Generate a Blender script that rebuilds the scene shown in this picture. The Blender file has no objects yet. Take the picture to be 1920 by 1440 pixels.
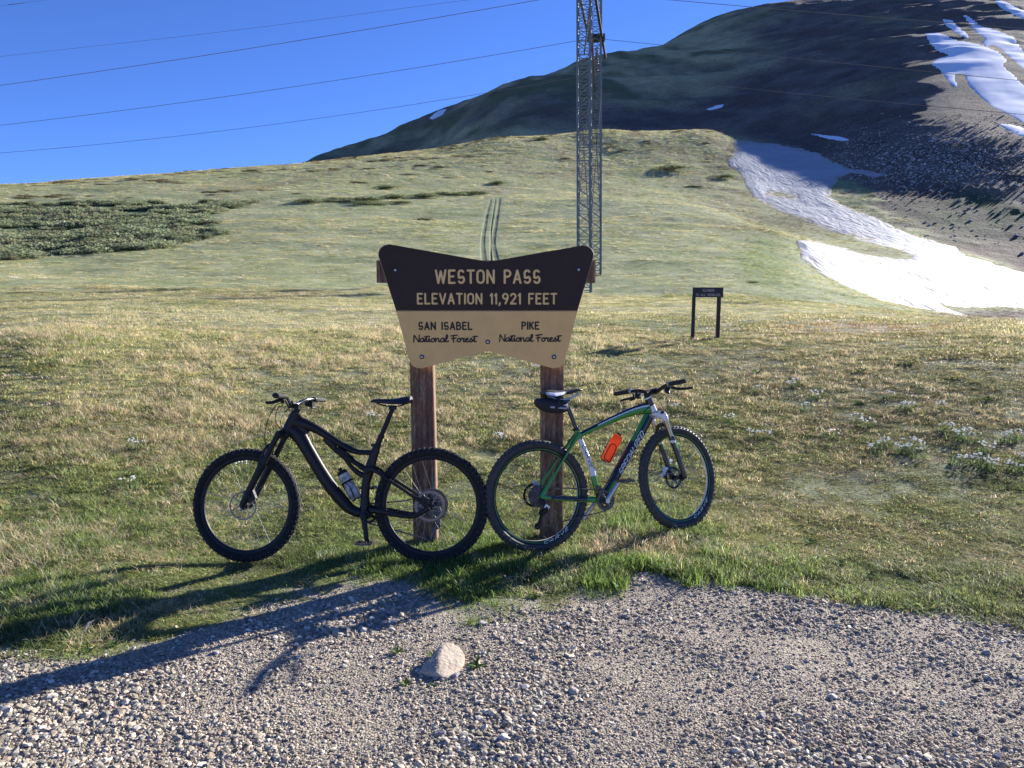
import bpy, bmesh, math, random
import numpy as np
from mathutils import Vector, Matrix

random.seed(7)
RNG = np.random.default_rng(11)
scene = bpy.context.scene
rad = math.radians

# ------------------------------------------------------------------ camera
EYE, PITCH, FOC = 1.65, 6.0, 1442.0           # eye height (m), degrees down, focal length in 1920-wide pixels
cam_data = bpy.data.cameras.new('camera')
cam_data.sensor_width = 36.0
cam_data.lens = 36.0 * FOC / 1920.0
cam_data.clip_start = 0.05
cam_data.clip_end = 9000.0
cam = bpy.data.objects.new('camera', cam_data)
scene.collection.objects.link(cam)
cam.location = (0, 0, EYE)
cam.rotation_euler = (rad(90 - PITCH), 0, 0)
scene.camera = cam

# ------------------------------------------------------------------ sky, sun, exposure
SUN_AZ, SUN_EL = 48.5, 20.5                      # azimuth to the right of straight ahead, elevation
world = bpy.data.worlds.new('World')
scene.world = world
world.use_nodes = True
wn, wl = world.node_tree.nodes, world.node_tree.links
wn.clear()
sky = wn.new('ShaderNodeTexSky')
sky.sky_type = 'NISHITA'
sky.sun_disc = False
sky.sun_elevation = rad(SUN_EL)
sky.sun_rotation = rad(SUN_AZ)
sky.altitude = 3600
sky.air_density = 1.0
sky.dust_density = 0.15
sky.ozone_density = 4.0
bg = wn.new('ShaderNodeBackground')
bg.inputs['Strength'].default_value = 0.086
wout = wn.new('ShaderNodeOutputWorld')
tone = wn.new('ShaderNodeMix')                  # the deep blue of thin air at 3600 m
tone.data_type = 'RGBA'
tone.blend_type = 'MULTIPLY'
tone.inputs[0].default_value = 1.0
tone.inputs[7].default_value = (0.50, 0.635, 1.0, 1)
wl.new(sky.outputs[0], tone.inputs[6])
wl.new(tone.outputs[2], bg.inputs['Color'])
wl.new(bg.outputs[0], wout.inputs['Surface'])

sun_data = bpy.data.lights.new('sun', 'SUN')
sun_data.energy = 5.0
sun_data.angle = rad(0.5)
sun_data.color = (1.0, 0.97, 0.92)
sun = bpy.data.objects.new('sun', sun_data)
scene.collection.objects.link(sun)
sd = Vector((math.sin(rad(SUN_AZ)) * math.cos(rad(SUN_EL)), math.cos(rad(SUN_AZ)) * math.cos(rad(SUN_EL)), math.sin(rad(SUN_EL))))
sun.rotation_euler = sd.to_track_quat('Z', 'Y').to_euler()
sun.location = (30, 26, 20)

scene.view_settings.view_transform = 'Standard'
scene.view_settings.look = 'None'
scene.view_settings.gamma = 1.0
scene.view_settings.use_curve_mapping = False
scene.view_settings.exposure = 1.42
scene.render.engine = 'CYCLES'
scene.cycles.max_bounces = 6
scene.cycles.transparent_max_bounces = 6

# ------------------------------------------------------------------ helpers
COS, SIN = math.cos(rad(PITCH)), math.sin(rad(PITCH))
C0 = np.array([0, 0, EYE])


def ray(px, py):
    v = 720 - py
    return np.array([px - 960, FOC * COS + v * SIN, v * COS - FOC * SIN])


def at(px, py, Y):
    """point of the plane y = Y seen at a photo pixel"""
    d = ray(px, py)
    return Vector(C0 + d * (Y / d[1]))


def tag(o, label=None, cat=None, group=None, kind=None):
    if label: o['label'] = label
    if cat: o['category'] = cat
    if group: o['group'] = group
    if kind: o['kind'] = kind
    return o


def link(o, parent=None):
    scene.collection.objects.link(o)
    if parent is not None:
        o.parent = parent
    return o


def empty(name, loc=(0, 0, 0), rot=(0, 0, 0), parent=None):
    o = bpy.data.objects.new(name, None)
    o.empty_display_size = 0.1
    o.location = loc
    o.rotation_euler = rot
    return link(o, parent)


class MB:
    """collects shapes and links them as one mesh object"""
    def __init__(s):
        s.v, s.f, s.m = [], [], []

    def add(s, verts, faces, mat=0):
        b = len(s.v)
        s.v += [tuple(p) for p in verts]
        for i, f in enumerate(faces):
            s.f.append([b + j for j in f])
            s.m.append(mat[i] if isinstance(mat, (list, tuple)) else mat)
        return s

    def box(s, c, size, rot=None, mat=0, taper=1.0):
        hx, hy, hz = size[0] / 2, size[1] / 2, size[2] / 2
        vs = []
        for z in (-1, 1):
            k = 1.0 if z < 0 else taper
            for x, y in ((-1, -1), (1, -1), (1, 1), (-1, 1)):
                p = Vector((x * hx * k, y * hy * k, z * hz))
                if rot is not None: p = rot @ p
                vs.append(Vector(c) + p)
        return s.add(vs, [(3, 2, 1, 0), (4, 5, 6, 7), (0, 1, 5, 4), (1, 2, 6, 5), (2, 3, 7, 6), (3, 0, 4, 7)], mat)

    def tube(s, pts, r, n=10, smooth=0, round_ends=False, mat=None, up=None, flat=1.0, closed=False):
        """sweep along pts; r is a radius, a list, or a list of (across, up) pairs; mat(i, j) gives the slot"""
        P = [Vector(p) for p in pts]
        R = list(r) if isinstance(r, (list, tuple)) and len(r) == len(P) else [r] * len(P)
        R = [(q, q) if not isinstance(q, (list, tuple)) else tuple(q) for q in R]
        if smooth:
            P, R = catmull(P, R, smooth)
        m = len(P)
        U = Vector(up) if up is not None else None
        rings = []
        N = None
        for i in range(m):
            a = P[max(i - 1, 0)] if not closed else P[i - 1]
            b = P[min(i + 1, m - 1)] if not closed else P[(i + 1) % m]
            T = (b - a)
            T = T.normalized() if T.length > 1e-9 else Vector((0, 0, 1))
            if U is not None:
                A = T.cross(U)
                if A.length < 1e-4: A = T.orthogonal()
                A.normalize(); B = A.cross(T).normalized()
            else:
                if N is None: N = T.orthogonal().normalized()
                N = N - T * N.dot(T)
                if N.length < 1e-6: N = T.orthogonal()
                N.normalize(); A = N; B = T.cross(A)
            rings.append((P[i], A, B, R[i][0], R[i][1], T))
        if round_ends and not closed:
            f0, f1 = rings[0], rings[-1]
            pre = [(f0[0] - f0[5] * f0[3] * q, f0[1], f0[2], f0[3] * w, f0[4] * w, f0[5]) for q, w in ((1.0, 0.15), (0.75, 0.66), (0.4, 0.92))]
            post = [(f1[0] + f1[5] * f1[3] * q, f1[1], f1[2], f1[3] * w, f1[4] * w, f1[5]) for q, w in ((0.4, 0.92), (0.75, 0.66), (1.0, 0.15))]
            rings = pre + rings + post
        vs = []
        for (p, A, B, ra, rb, T) in rings:
            for k in range(n):
                t = 2 * math.pi * k / n
                vs.append(p + A * (ra * math.cos(t)) + B * (rb * math.sin(t)) * flat)
        fs, ms = [], []
        L = len(rings)
        for i in range(L if closed else L - 1):
            for k in range(n):
                i2 = (i + 1) % L
                fs.append((i * n + k, i * n + (k + 1) % n, i2 * n + (k + 1) % n, i2 * n + k))
                ms.append(mat(i / max(L - 1, 1), k / n) if mat else 0)
        if not closed:
            fs.append(tuple(range(n - 1, -1, -1))); ms.append(mat(0, 0) if mat else 0)
            fs.append(tuple((L - 1) * n + k for k in range(n))); ms.append(mat(1, 0) if mat else 0)
        return s.add(vs, fs, ms)

    def lathe(s, prof, n=32, M=None, mat=0, closed=False):
        """prof: (radius, height) pairs about local Z; M places it"""
        M = M or Matrix()
        vs = []
        for (r, h) in prof:
            for k in range(n):
                t = 2 * math.pi * k / n
                vs.append(M @ Vector((r * math.cos(t), r * math.sin(t), h)))
        fs, ms = [], []
        L = len(prof)
        for i in range(L if closed else L - 1):
            i2 = (i + 1) % L
            for k in range(n):
                fs.append((i * n + k, i * n + (k + 1) % n, i2 * n + (k + 1) % n, i2 * n + k))
                ms.append(mat[i] if isinstance(mat, (list, tuple)) else mat)
        if not closed:
            if prof[0][0] > 1e-6: fs.append(tuple(range(n - 1, -1, -1))); ms.append(mat[0] if isinstance(mat, (list, tuple)) else mat)
            if prof[-1][0] > 1e-6: fs.append(tuple((L - 1) * n + k for k in range(n))); ms.append(mat[-1] if isinstance(mat, (list, tuple)) else mat)
        return s.add(vs, fs, ms)

    def prism(s, outline, depth, M=None, mat=0):
        """outline: (x, z) pairs counter-clockwise seen from -Y; extruded along +Y"""
        M = M or Matrix()
        n = len(outline)
        vs = [M @ Vector((x, 0, z)) for x, z in outline] + [M @ Vector((x, depth, z)) for x, z in outline]
        fs = [tuple(range(n)), tuple(range(2 * n - 1, n - 1, -1))] + [((i + 1) % n, i, n + i, n + (i + 1) % n) for i in range(n)]
        return s.add(vs, fs, mat)

    def mesh(s, name, mats, smooth=True, angle=40):
        me = bpy.data.meshes.new(name)
        me.from_pydata(s.v, [], s.f)
        for m in (mats if isinstance(mats, (list, tuple)) else [mats]):
            me.materials.append(m)
        if any(s.m):
            me.polygons.foreach_set('material_index', s.m)
        if smooth:
            me.polygons.foreach_set('use_smooth', [True] * len(s.f))
            me.update()
            try: me.set_sharp_from_angle(angle=rad(angle))
            except Exception: pass
        me.update()
        return me

    def build(s, name, mats, parent=None, smooth=True, angle=40):
        o = bpy.data.objects.new(name, s.mesh(name, mats, smooth, angle))
        return link(o, parent)


def catmull(P, R, k):
    out, rr = [], []
    n = len(P)
    for i in range(n - 1):
        p0, p1, p2, p3 = P[max(i - 1, 0)], P[i], P[i + 1], P[min(i + 2, n - 1)]
        for j in range(k):
            t = j / k
            out.append(0.5 * ((2 * p1) + (p2 - p0) * t + (2 * p0 - 5 * p1 + 4 * p2 - p3) * t * t + (3 * p1 - p0 - 3 * p2 + p3) * t ** 3))
            rr.append(tuple(R[i][q] * (1 - t) + R[i + 1][q] * t for q in (0, 1)))
    out.append(P[-1]); rr.append(R[-1])
    return out, rr


# ------------------------------------------------------------------ materials
def mat(name, col, rough=0.6, metal=0.0, spec=0.5, noise=None, bump=None, coat=0.0):
    """principled; noise = (scale, other colour, contrast) mixes a second colour; bump = (scale, strength)"""
    m = bpy.data.materials.new(name)
    m.use_nodes = True
    N, L = m.node_tree.nodes, m.node_tree.links
    p = N['Principled BSDF']
    p.inputs['Base Color'].default_value = (*col, 1)
    p.inputs['Roughness'].default_value = rough
    p.inputs['Metallic'].default_value = metal
    p.inputs['Specular IOR Level'].default_value = spec
    p.inputs['Coat Weight'].default_value = coat
    tc = N.new('ShaderNodeTexCoord')
    if noise:
        t = N.new('ShaderNodeTexNoise')
        t.inputs['Scale'].default_value = noise[0]
        t.inputs['Detail'].default_value = 6
        t.inputs['Roughness'].default_value = 0.62
        L.new(tc.outputs['Object'], t.inputs['Vector'])
        r = N.new('ShaderNodeValToRGB')
        c = noise[2] if len(noise) > 2 else 0.15
        r.color_ramp.elements[0].position = 0.5 - c
        r.color_ramp.elements[1].position = 0.5 + c
        r.color_ramp.elements[0].color = (*col, 1)
        r.color_ramp.elements[1].color = (*noise[1], 1)
        L.new(t.outputs['Fac'], r.inputs[0])
        L.new(r.outputs[0], p.inputs['Base Color'])
    if bump:
        t2 = N.new('ShaderNodeTexNoise')
        t2.inputs['Scale'].default_value = bump[0]
        t2.inputs['Detail'].default_value = 4
        L.new(tc.outputs['Object'], t2.inputs['Vector'])
        b = N.new('ShaderNodeBump')
        b.inputs['Strength'].default_value = bump[1]
        b.inputs['Distance'].default_value = 0.01
        L.new(t2.outputs['Fac'], b.inputs['Height'])
        L.new(b.outputs[0], p.inputs['Normal'])
    return m


def foliage_mat(name, trans=0.45, attr='tint', use_inst=True, col=None, vary=True):
    """leaf: diffuse and light passing through; colour from the instance's tint times the blade's own tone"""
    m = bpy.data.materials.new(name)
    m.use_nodes = True
    N, L = m.node_tree.nodes, m.node_tree.links
    N.clear()
    out = N.new('ShaderNodeOutputMaterial')
    if col is None:
        a = N.new('ShaderNodeAttribute'); a.attribute_name = attr
        a.attribute_type = 'INSTANCER' if use_inst else 'GEOMETRY'
        src = a.outputs['Color']
    else:
        rgb = N.new('ShaderNodeRGB'); rgb.outputs[0].default_value = (*col, 1)
        src = rgb.outputs[0]
    if vary:
        b = N.new('ShaderNodeAttribute'); b.attribute_name = 'tone'; b.attribute_type = 'GEOMETRY'
        mx = N.new('ShaderNodeMix'); mx.data_type = 'RGBA'; mx.blend_type = 'MULTIPLY'
        mx.inputs[0].default_value = 1.0
        L.new(src, mx.inputs[6]); L.new(b.outputs['Color'], mx.inputs[7])
        src = mx.outputs[2]
    d = N.new('ShaderNodeBsdfDiffuse')
    t = N.new('ShaderNodeBsdfTranslucent')
    g = N.new('ShaderNodeBsdfGlossy'); g.inputs['Roughness'].default_value = 0.45
    mix = N.new('ShaderNodeMixShader'); mix.inputs[0].default_value = trans
    mix2 = N.new('ShaderNodeMixShader'); mix2.inputs[0].default_value = 0.018
    L.new(src, d.inputs[0]); L.new(src, t.inputs[0])
    L.new(d.outputs[0], mix.inputs[1]); L.new(t.outputs[0], mix.inputs[2])
    L.new(mix.outputs[0], mix2.inputs[1]); L.new(g.outputs[0], mix2.inputs[2])
    L.new(mix2.outputs[0], out.inputs['Surface'])
    return m


# ------------------------------------------------------------------ noise for terrain
def _hash(ix, iy, seed):
    h = (ix.astype(np.int64) * 374761393 + iy.astype(np.int64) * 668265263 + seed * 974711) & 0x7fffffff
    h = ((h ^ (h >> 13)) * 1274126177) & 0x7fffffff
    h = h ^ (h >> 16)
    return (h & 0xffff) / 65535.0


def vnoise(x, y, seed=0):
    ix, iy = np.floor(x), np.floor(y)
    fx, fy = x - ix, y - iy
    fx = fx * fx * fx * (fx * (fx * 6 - 15) + 10); fy = fy * fy * fy * (fy * (fy * 6 - 15) + 10)
    a, b = _hash(ix, iy, seed), _hash(ix + 1, iy, seed)
    c, d = _hash(ix, iy + 1, seed), _hash(ix + 1, iy + 1, seed)
    return (a * (1 - fx) + b * fx) * (1 - fy) + (c * (1 - fx) + d * fx) * fy - 0.5


def fbm(x, y, oct=4, seed=0, gain=0.5):
    s, a, out = 1.0, 1.0, 0
    for o in range(oct):
        ca, sa = math.cos(0.6 * o + 0.3), math.sin(0.6 * o + 0.3)
        out = out + a * vnoise((x * ca - y * sa) * s, (x * sa + y * ca) * s, seed + o * 17)
        s *= 2.03; a *= gain
    return out


def sstep(a, b, x):
    t = np.clip((x - a) / (b - a), 0, 1)
    return t * t * (3 - 2 * t)


# ------------------------------------------------------------------ terrain: control points (photo pixel, metres away)
CTRL = []
def col(px, *pairs):
    for py, r in pairs:
        d = ray(px, py)
        h = math.hypot(d[0], d[1])
        CTRL.append((math.atan2(d[0], d[1]), math.log(r), d[2] / h + EYE / r))
for a in (-70, -50, -35, -20, 0, 20, 35, 50, 70):
    for r in (1.0, 2.5, 4.5): CTRL.append((rad(a), math.log(r), 0.0))
    CTRL.append((rad(a), math.log(5.6), -0.004 if a < 10 else 0.003))
for a, r, dl in ((-70, 14, -.03), (-70, 60, .09), (-70, 150, .15), (-70, 300, .12), (-70, 900, .05), (-48, 14, -.035), (-48, 60, .07), (-48, 150, .135),
                 (-48, 230, .14), (-48, 400, .09), (-48, 1200, .04), (48, 14, -.02), (48, 60, .0), (48, 130, .03), (48, 260, .09), (48, 500, .20), (48, 700, .23), (48, 900, .22), (48, 1500, .1),
                 (58, 100, .02), (58, 500, .10), (58, 1000, .12), (72, 14, -.02), (72, 100, .02), (72, 500, .06), (72, 900, .07), (40, 300, .17), (41, 420, .21), (41, 560, .235), (42, 720, .245), (42, 900, .24), (42, 1100, .22), (41, 1600, .15)):
    CTRL.append((rad(a), math.log(r), dl))
col(0, (640, 13), (600, 20), (560, 35), (530, 48), (488, 78), (430, 112), (375, 155), (347, 215))
col(0, (362, 300), (420, 500), (470, 1200))
col(250, (640, 13), (595, 20), (545, 42), (480, 75), (430, 103), (375, 150), (328, 225), (345, 310), (420, 600))
col(480, (640, 13), (592, 20), (545, 42), (490, 68), (430, 98), (375, 142), (345, 180), (314, 240), (332, 330), (390, 600), (440, 1300))
col(700, (640, 13), (590, 20), (545, 43), (490, 67), (430, 95), (373, 142), (335, 190), (291, 265), (306, 345), (300, 460), (285, 560), (262, 620), (300, 800), (400, 1600))
col(590, (312, 400), (304, 470), (299, 540), (298, 590), (330, 760))
col(645, (300, 440), (290, 540), (281, 610), (320, 800))
col(800, (300, 460), (270, 550), (215, 660), (260, 900))
col(930, (640, 13), (590, 20), (548, 46), (487, 68), (430, 96), (373, 150), (340, 192), (290, 245), (259, 290), (275, 370), (262, 398), (225, 460), (168, 590), (205, 800), (380, 1700))
col(1130, (640, 13), (590, 20), (550, 47), (482, 67), (430, 92), (396, 118), (371, 142), (372, 165), (330, 215), (288, 258), (244, 302), (254, 360), (232, 400), (195, 462), (130, 630), (103, 750), (160, 1050), (360, 2000))
col(1325, (635, 14), (590, 20), (555, 42), (485, 68), (430, 98), (392, 128), (398, 155), (335, 225), (285, 270), (244, 308), (254, 360), (220, 415), (150, 560), (70, 850), (38, 1070), (100, 1450), (330, 2500))
col(1490, (635, 14), (592, 20), (570, 40), (510, 66), (447, 103), (452, 130), (420, 165), (350, 228), (285, 290), (262, 335), (230, 370), (140, 495), (40, 790), (0, 1030), (80, 1450), (330, 2700))
col(1700, (637, 14), (600, 21), (590, 42), (573, 76), (540, 95), (480, 124), (470, 145), (410, 187), (330, 233), (250, 284), (150, 390), (50, 605), (-9, 850), (60, 1350), (300, 3100))
col(1920, (640, 14), (608, 24), (603, 48), (600, 78), (575, 102), (545, 125), (505, 158), (400, 198), (300, 243), (200, 332), (100, 484), (0, 760), (-13, 830), (80, 1350), (300, 3000))
CT = np.array(CTRL)
AZS, RS = 2.2, 0.9


def _tps(d2):
    return 0.5 * d2 * np.log(np.maximum(d2, 1e-12))
_cx = np.stack([CT[:, 0] * AZS, CT[:, 1] * RS], 1)
_n = len(_cx)
_D = ((_cx[:, None, :] - _cx[None]) ** 2).sum(-1)
_A = np.zeros((_n + 3, _n + 3))
_A[:_n, :_n] = _tps(_D) + np.eye(_n) * 2e-4
_A[:_n, _n] = 1; _A[:_n, _n + 1:] = _cx
_A[_n, :_n] = 1; _A[_n + 1:, :_n] = _cx.T
_W = np.linalg.solve(_A, np.concatenate([CT[:, 2], np.zeros(3)]))


def base_delta(az, lr):
    a = np.clip(az, rad(-72), rad(72)).ravel() * AZS
    l = np.clip(lr, math.log(1.0), math.log(3600)).ravel() * RS
    out = np.empty(a.size)
    for i in range(0, a.size, 20000):
        d2 = (a[i:i + 20000, None] - _cx[None, :, 0]) ** 2 + (l[i:i + 20000, None] - _cx[None, :, 1]) ** 2
        out[i:i + 20000] = _tps(d2) @ _W[:_n] + _W[_n] + _W[_n + 1] * a[i:i + 20000] + _W[_n + 2] * l[i:i + 20000]
    return out.reshape(az.shape)


def height(x, y):
    x, y = np.asarray(x, float), np.asarray(y, float)
    r = np.hypot(x, y) + 1e-6
    az = np.arctan2(x, y)
    d = base_delta(az, np.log(r))
    d = d * (1 - sstep(rad(72), rad(115), np.abs(az))) * sstep(2.0, 6.5, r)
    z = r * d
    z = z - 0.03 * np.exp(-((x + 1.75) ** 2 + (y - 4.9) ** 2) / 0.5) + 0.05 * np.exp(-((x - 1.2) ** 2 + (y - 5.3) ** 2) / 0.6) + 0.02 * np.exp(-((x - .2) ** 2 + (y - 5.0) ** 2) / 0.25)
    # small relief
    g = gravel_mask(x, y)
    z = z + (1 - g) * sstep(3.0, 5.0, r) * 0.022 * fbm(x * 2.6, y * 2.6, 3, 5) * sstep(40, 12, r)
    z = z + g * 0.018 * fbm(x * 1.3, y * 1.3, 3, 9)
    mid = sstep(9, 30, r)
    z = z + mid * sstep(500, 200, r) * (0.26 * fbm(x / 6.0, y / 4.0, 3, 21) + 0.6 * fbm(x / 26.0, y / 26.0, 3, 31) * sstep(40, 120, r))
    z = z + sstep(330, 430, r) * sstep(1100, 700, r) * 1.5 * fbm(x / 75.0 + y / 300.0, y / 24.0, 3, 71)
    mt = sstep(340, 520, r) * (1 - .6 * sstep(850, 1300, r))
    rid = np.abs(fbm(x / 95.0 + y / 260.0, y / 190.0, 4, 41))
    z = z + mt * (4.0 * (0.28 - rid) * sstep(900, 600, r) + 4.0 * fbm(x / 70.0, y / 55.0, 4, 51) + 1.5 * fbm(x / 17.0, y / 10.0, 4, 61) * sstep(380, 700, r))
    return z


EDGE_X = [-30, -9, -4, -2.43, -1.97, -1.51, -.95, -.62, -.45, -.22, .12, .50, .79, 1.1, 1.48, 1.84, 2.19, 2.69, 4.5, 9, 30]
EDGE_Y = [1.5, 2.9, 3.3, 3.48, 3.56, 3.98, 4.42, 4.50, 4.38, 4.12, 4.10, 4.34, 4.54, 4.60, 4.42, 4.22, 4.08, 3.86, 3.3, 2.2, 0]


def gravel_mask(x, y):
    e = np.interp(x, EDGE_X, EDGE_Y) - 0.09 - 0.10 * np.exp(-((x + .05) / .32) ** 2)
    e = e + 0.26 * fbm(x * 2.0 + 7, y * 2.4, 3, 77) + 0.2 * fbm(x * 8, y * 8, 3, 78)
    return sstep(0.24, -0.17, y - e)


def hit(px, py, rmin=2.0):
    """where the sight line through a photo pixel meets the terrain"""
    px, py = np.atleast_1d(np.asarray(px, float)), np.atleast_1d(np.asarray(py, float))
    v = 720 - py
    dx, dy, dz = px - 960, FOC * COS + v * SIN, v * COS - FOC * SIN
    h = np.hypot(dx, dy)
    rs = np.exp(np.linspace(math.log(rmin), math.log(1500), 420))
    res = np.zeros((len(px), 3))
    for i in range(len(px)):
        ux, uy, t = dx[i] / h[i], dy[i] / h[i], dz[i] / h[i]
        zz = height(rs * ux, rs * uy)
        k = np.argmax(zz >= EYE + rs * t)
        r = rs[k]
        if k > 0:
            f0 = EYE + rs[k - 1] * t - zz[k - 1]; f1 = EYE + rs[k] * t - zz[k]
            r = rs[k - 1] + (rs[k] - rs[k - 1]) * f0 / (f0 - f1 + 1e-12)
        res[i] = (r * ux, r * uy, height(r * ux, r * uy))
    return res


def poly_dist(px, py, poly):
    """signed distance in photo pixels, positive inside"""
    P = np.array(poly, float)
    inside = np.zeros(px.shape, bool)
    dm = np.full(px.shape, 1e9)
    n = len(P)
    for i in range(n):
        (x1, y1), (x2, y2) = P[i], P[(i + 1) % n]
        cond = (y1 > py) != (y2 > py)
        xi = x1 + (py - y1) / (y2 - y1 + 1e-12) * (x2 - x1)
        inside ^= cond & (px < xi)
        ex, ey = x2 - x1, y2 - y1
        t = np.clip(((px - x1) * ex + (py - y1) * ey) / (ex * ex + ey * ey + 1e-12), 0, 1)
        dm = np.minimum(dm, np.hypot(px - x1 - t * ex, py - y1 - t * ey))
    return np.where(inside, dm, -dm)


def project(x, y, z):
    q = z - EYE
    zc = y * COS - q * SIN
    up = y * SIN + q * COS
    zc = np.where(zc > 0.1, zc, np.nan)
    return 960 + FOC * x / zc, 720 - FOC * up / zc


# grid
_a = np.concatenate([np.arange(-180, -44, 3.0), np.arange(-44, -2.6, 0.15), np.arange(-2.6, -0.5, .035), np.arange(-0.5, 44.01, 0.15), np.arange(45, 180, 3.0)])
AZ = np.radians(_a)
LR = np.concatenate([np.linspace(math.log(0.35), math.log(2.2), 24)[:-1], np.linspace(math.log(2.2), math.log(160), 300)[:-1],
                     np.linspace(math.log(160), math.log(1700), 230)[:-1], np.linspace(math.log(1700), math.log(7000), 30)])
RR = np.exp(LR)
GX = np.sin(AZ)[:, None] * RR[None]
GY = np.cos(AZ)[:, None] * RR[None]
GZ = height(GX, GY)
GPX, GPY = project(GX, GY, GZ)


def blob(px, py, sx, sy):
    return np.exp(-((GPX - px) / sx) ** 2 - ((GPY - py) / sy) ** 2)


def color_attr(me, name, arr):
    a = me.attributes.new(name, 'FLOAT_COLOR', 'POINT')
    full = np.ones((len(arr), 4), np.float32); full[:, :3] = arr
    a.data.foreach_set('color', full.ravel())


def grid_mesh(name, cols, X, Y, Z, keep, mats, attrs, wrap=False):
    """polar grid to mesh; keep marks faces"""
    na, nr = X.shape
    idx = np.arange(na * nr).reshape(na, nr)
    if wrap:
        nxt = np.roll(idx, -1, axis=0)
        q = np.stack([idx[:, :-1], idx[:, 1:], nxt[:, 1:], nxt[:, :-1]], -1)
    else:
        q = np.stack([idx[:-1, :-1], idx[:-1, 1:], idx[1:, 1:], idx[1:, :-1]], -1)
    q = q[keep[:q.shape[0], :q.shape[1]]]
    used = np.unique(q)
    remap = np.full(na * nr, -1); remap[used] = np.arange(len(used))
    q = remap[q].reshape(-1, 4)
    co = np.stack([X.ravel()[used], Y.ravel()[used], Z.ravel()[used]], 1)
    me = bpy.data.meshes.new(name)
    me.vertices.add(len(co)); me.vertices.foreach_set('co', co.astype(np.float32).ravel())
    me.loops.add(q.size); me.loops.foreach_set('vertex_index', q.astype(np.int32).ravel())
    me.polygons.add(len(q))
    me.polygons.foreach_set('loop_start', (np.arange(len(q)) * 4).astype(np.int32))
    me.polygons.foreach_set('use_smooth', np.ones(len(q), bool))
    me.update(calc_edges=True)
    for k, arr in attrs.items():
        color_attr(me, k, arr.reshape(-1, 3)[used])
    for m in mats: me.materials.append(m)
    o = bpy.data.objects.new(name, me)
    return link(o)

# ------------------------------------------------------------------ ground colours (albedo by place)
def mixc(a, b, t):
    return a * (1 - t[..., None]) + np.array(b) * t[..., None]


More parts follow.
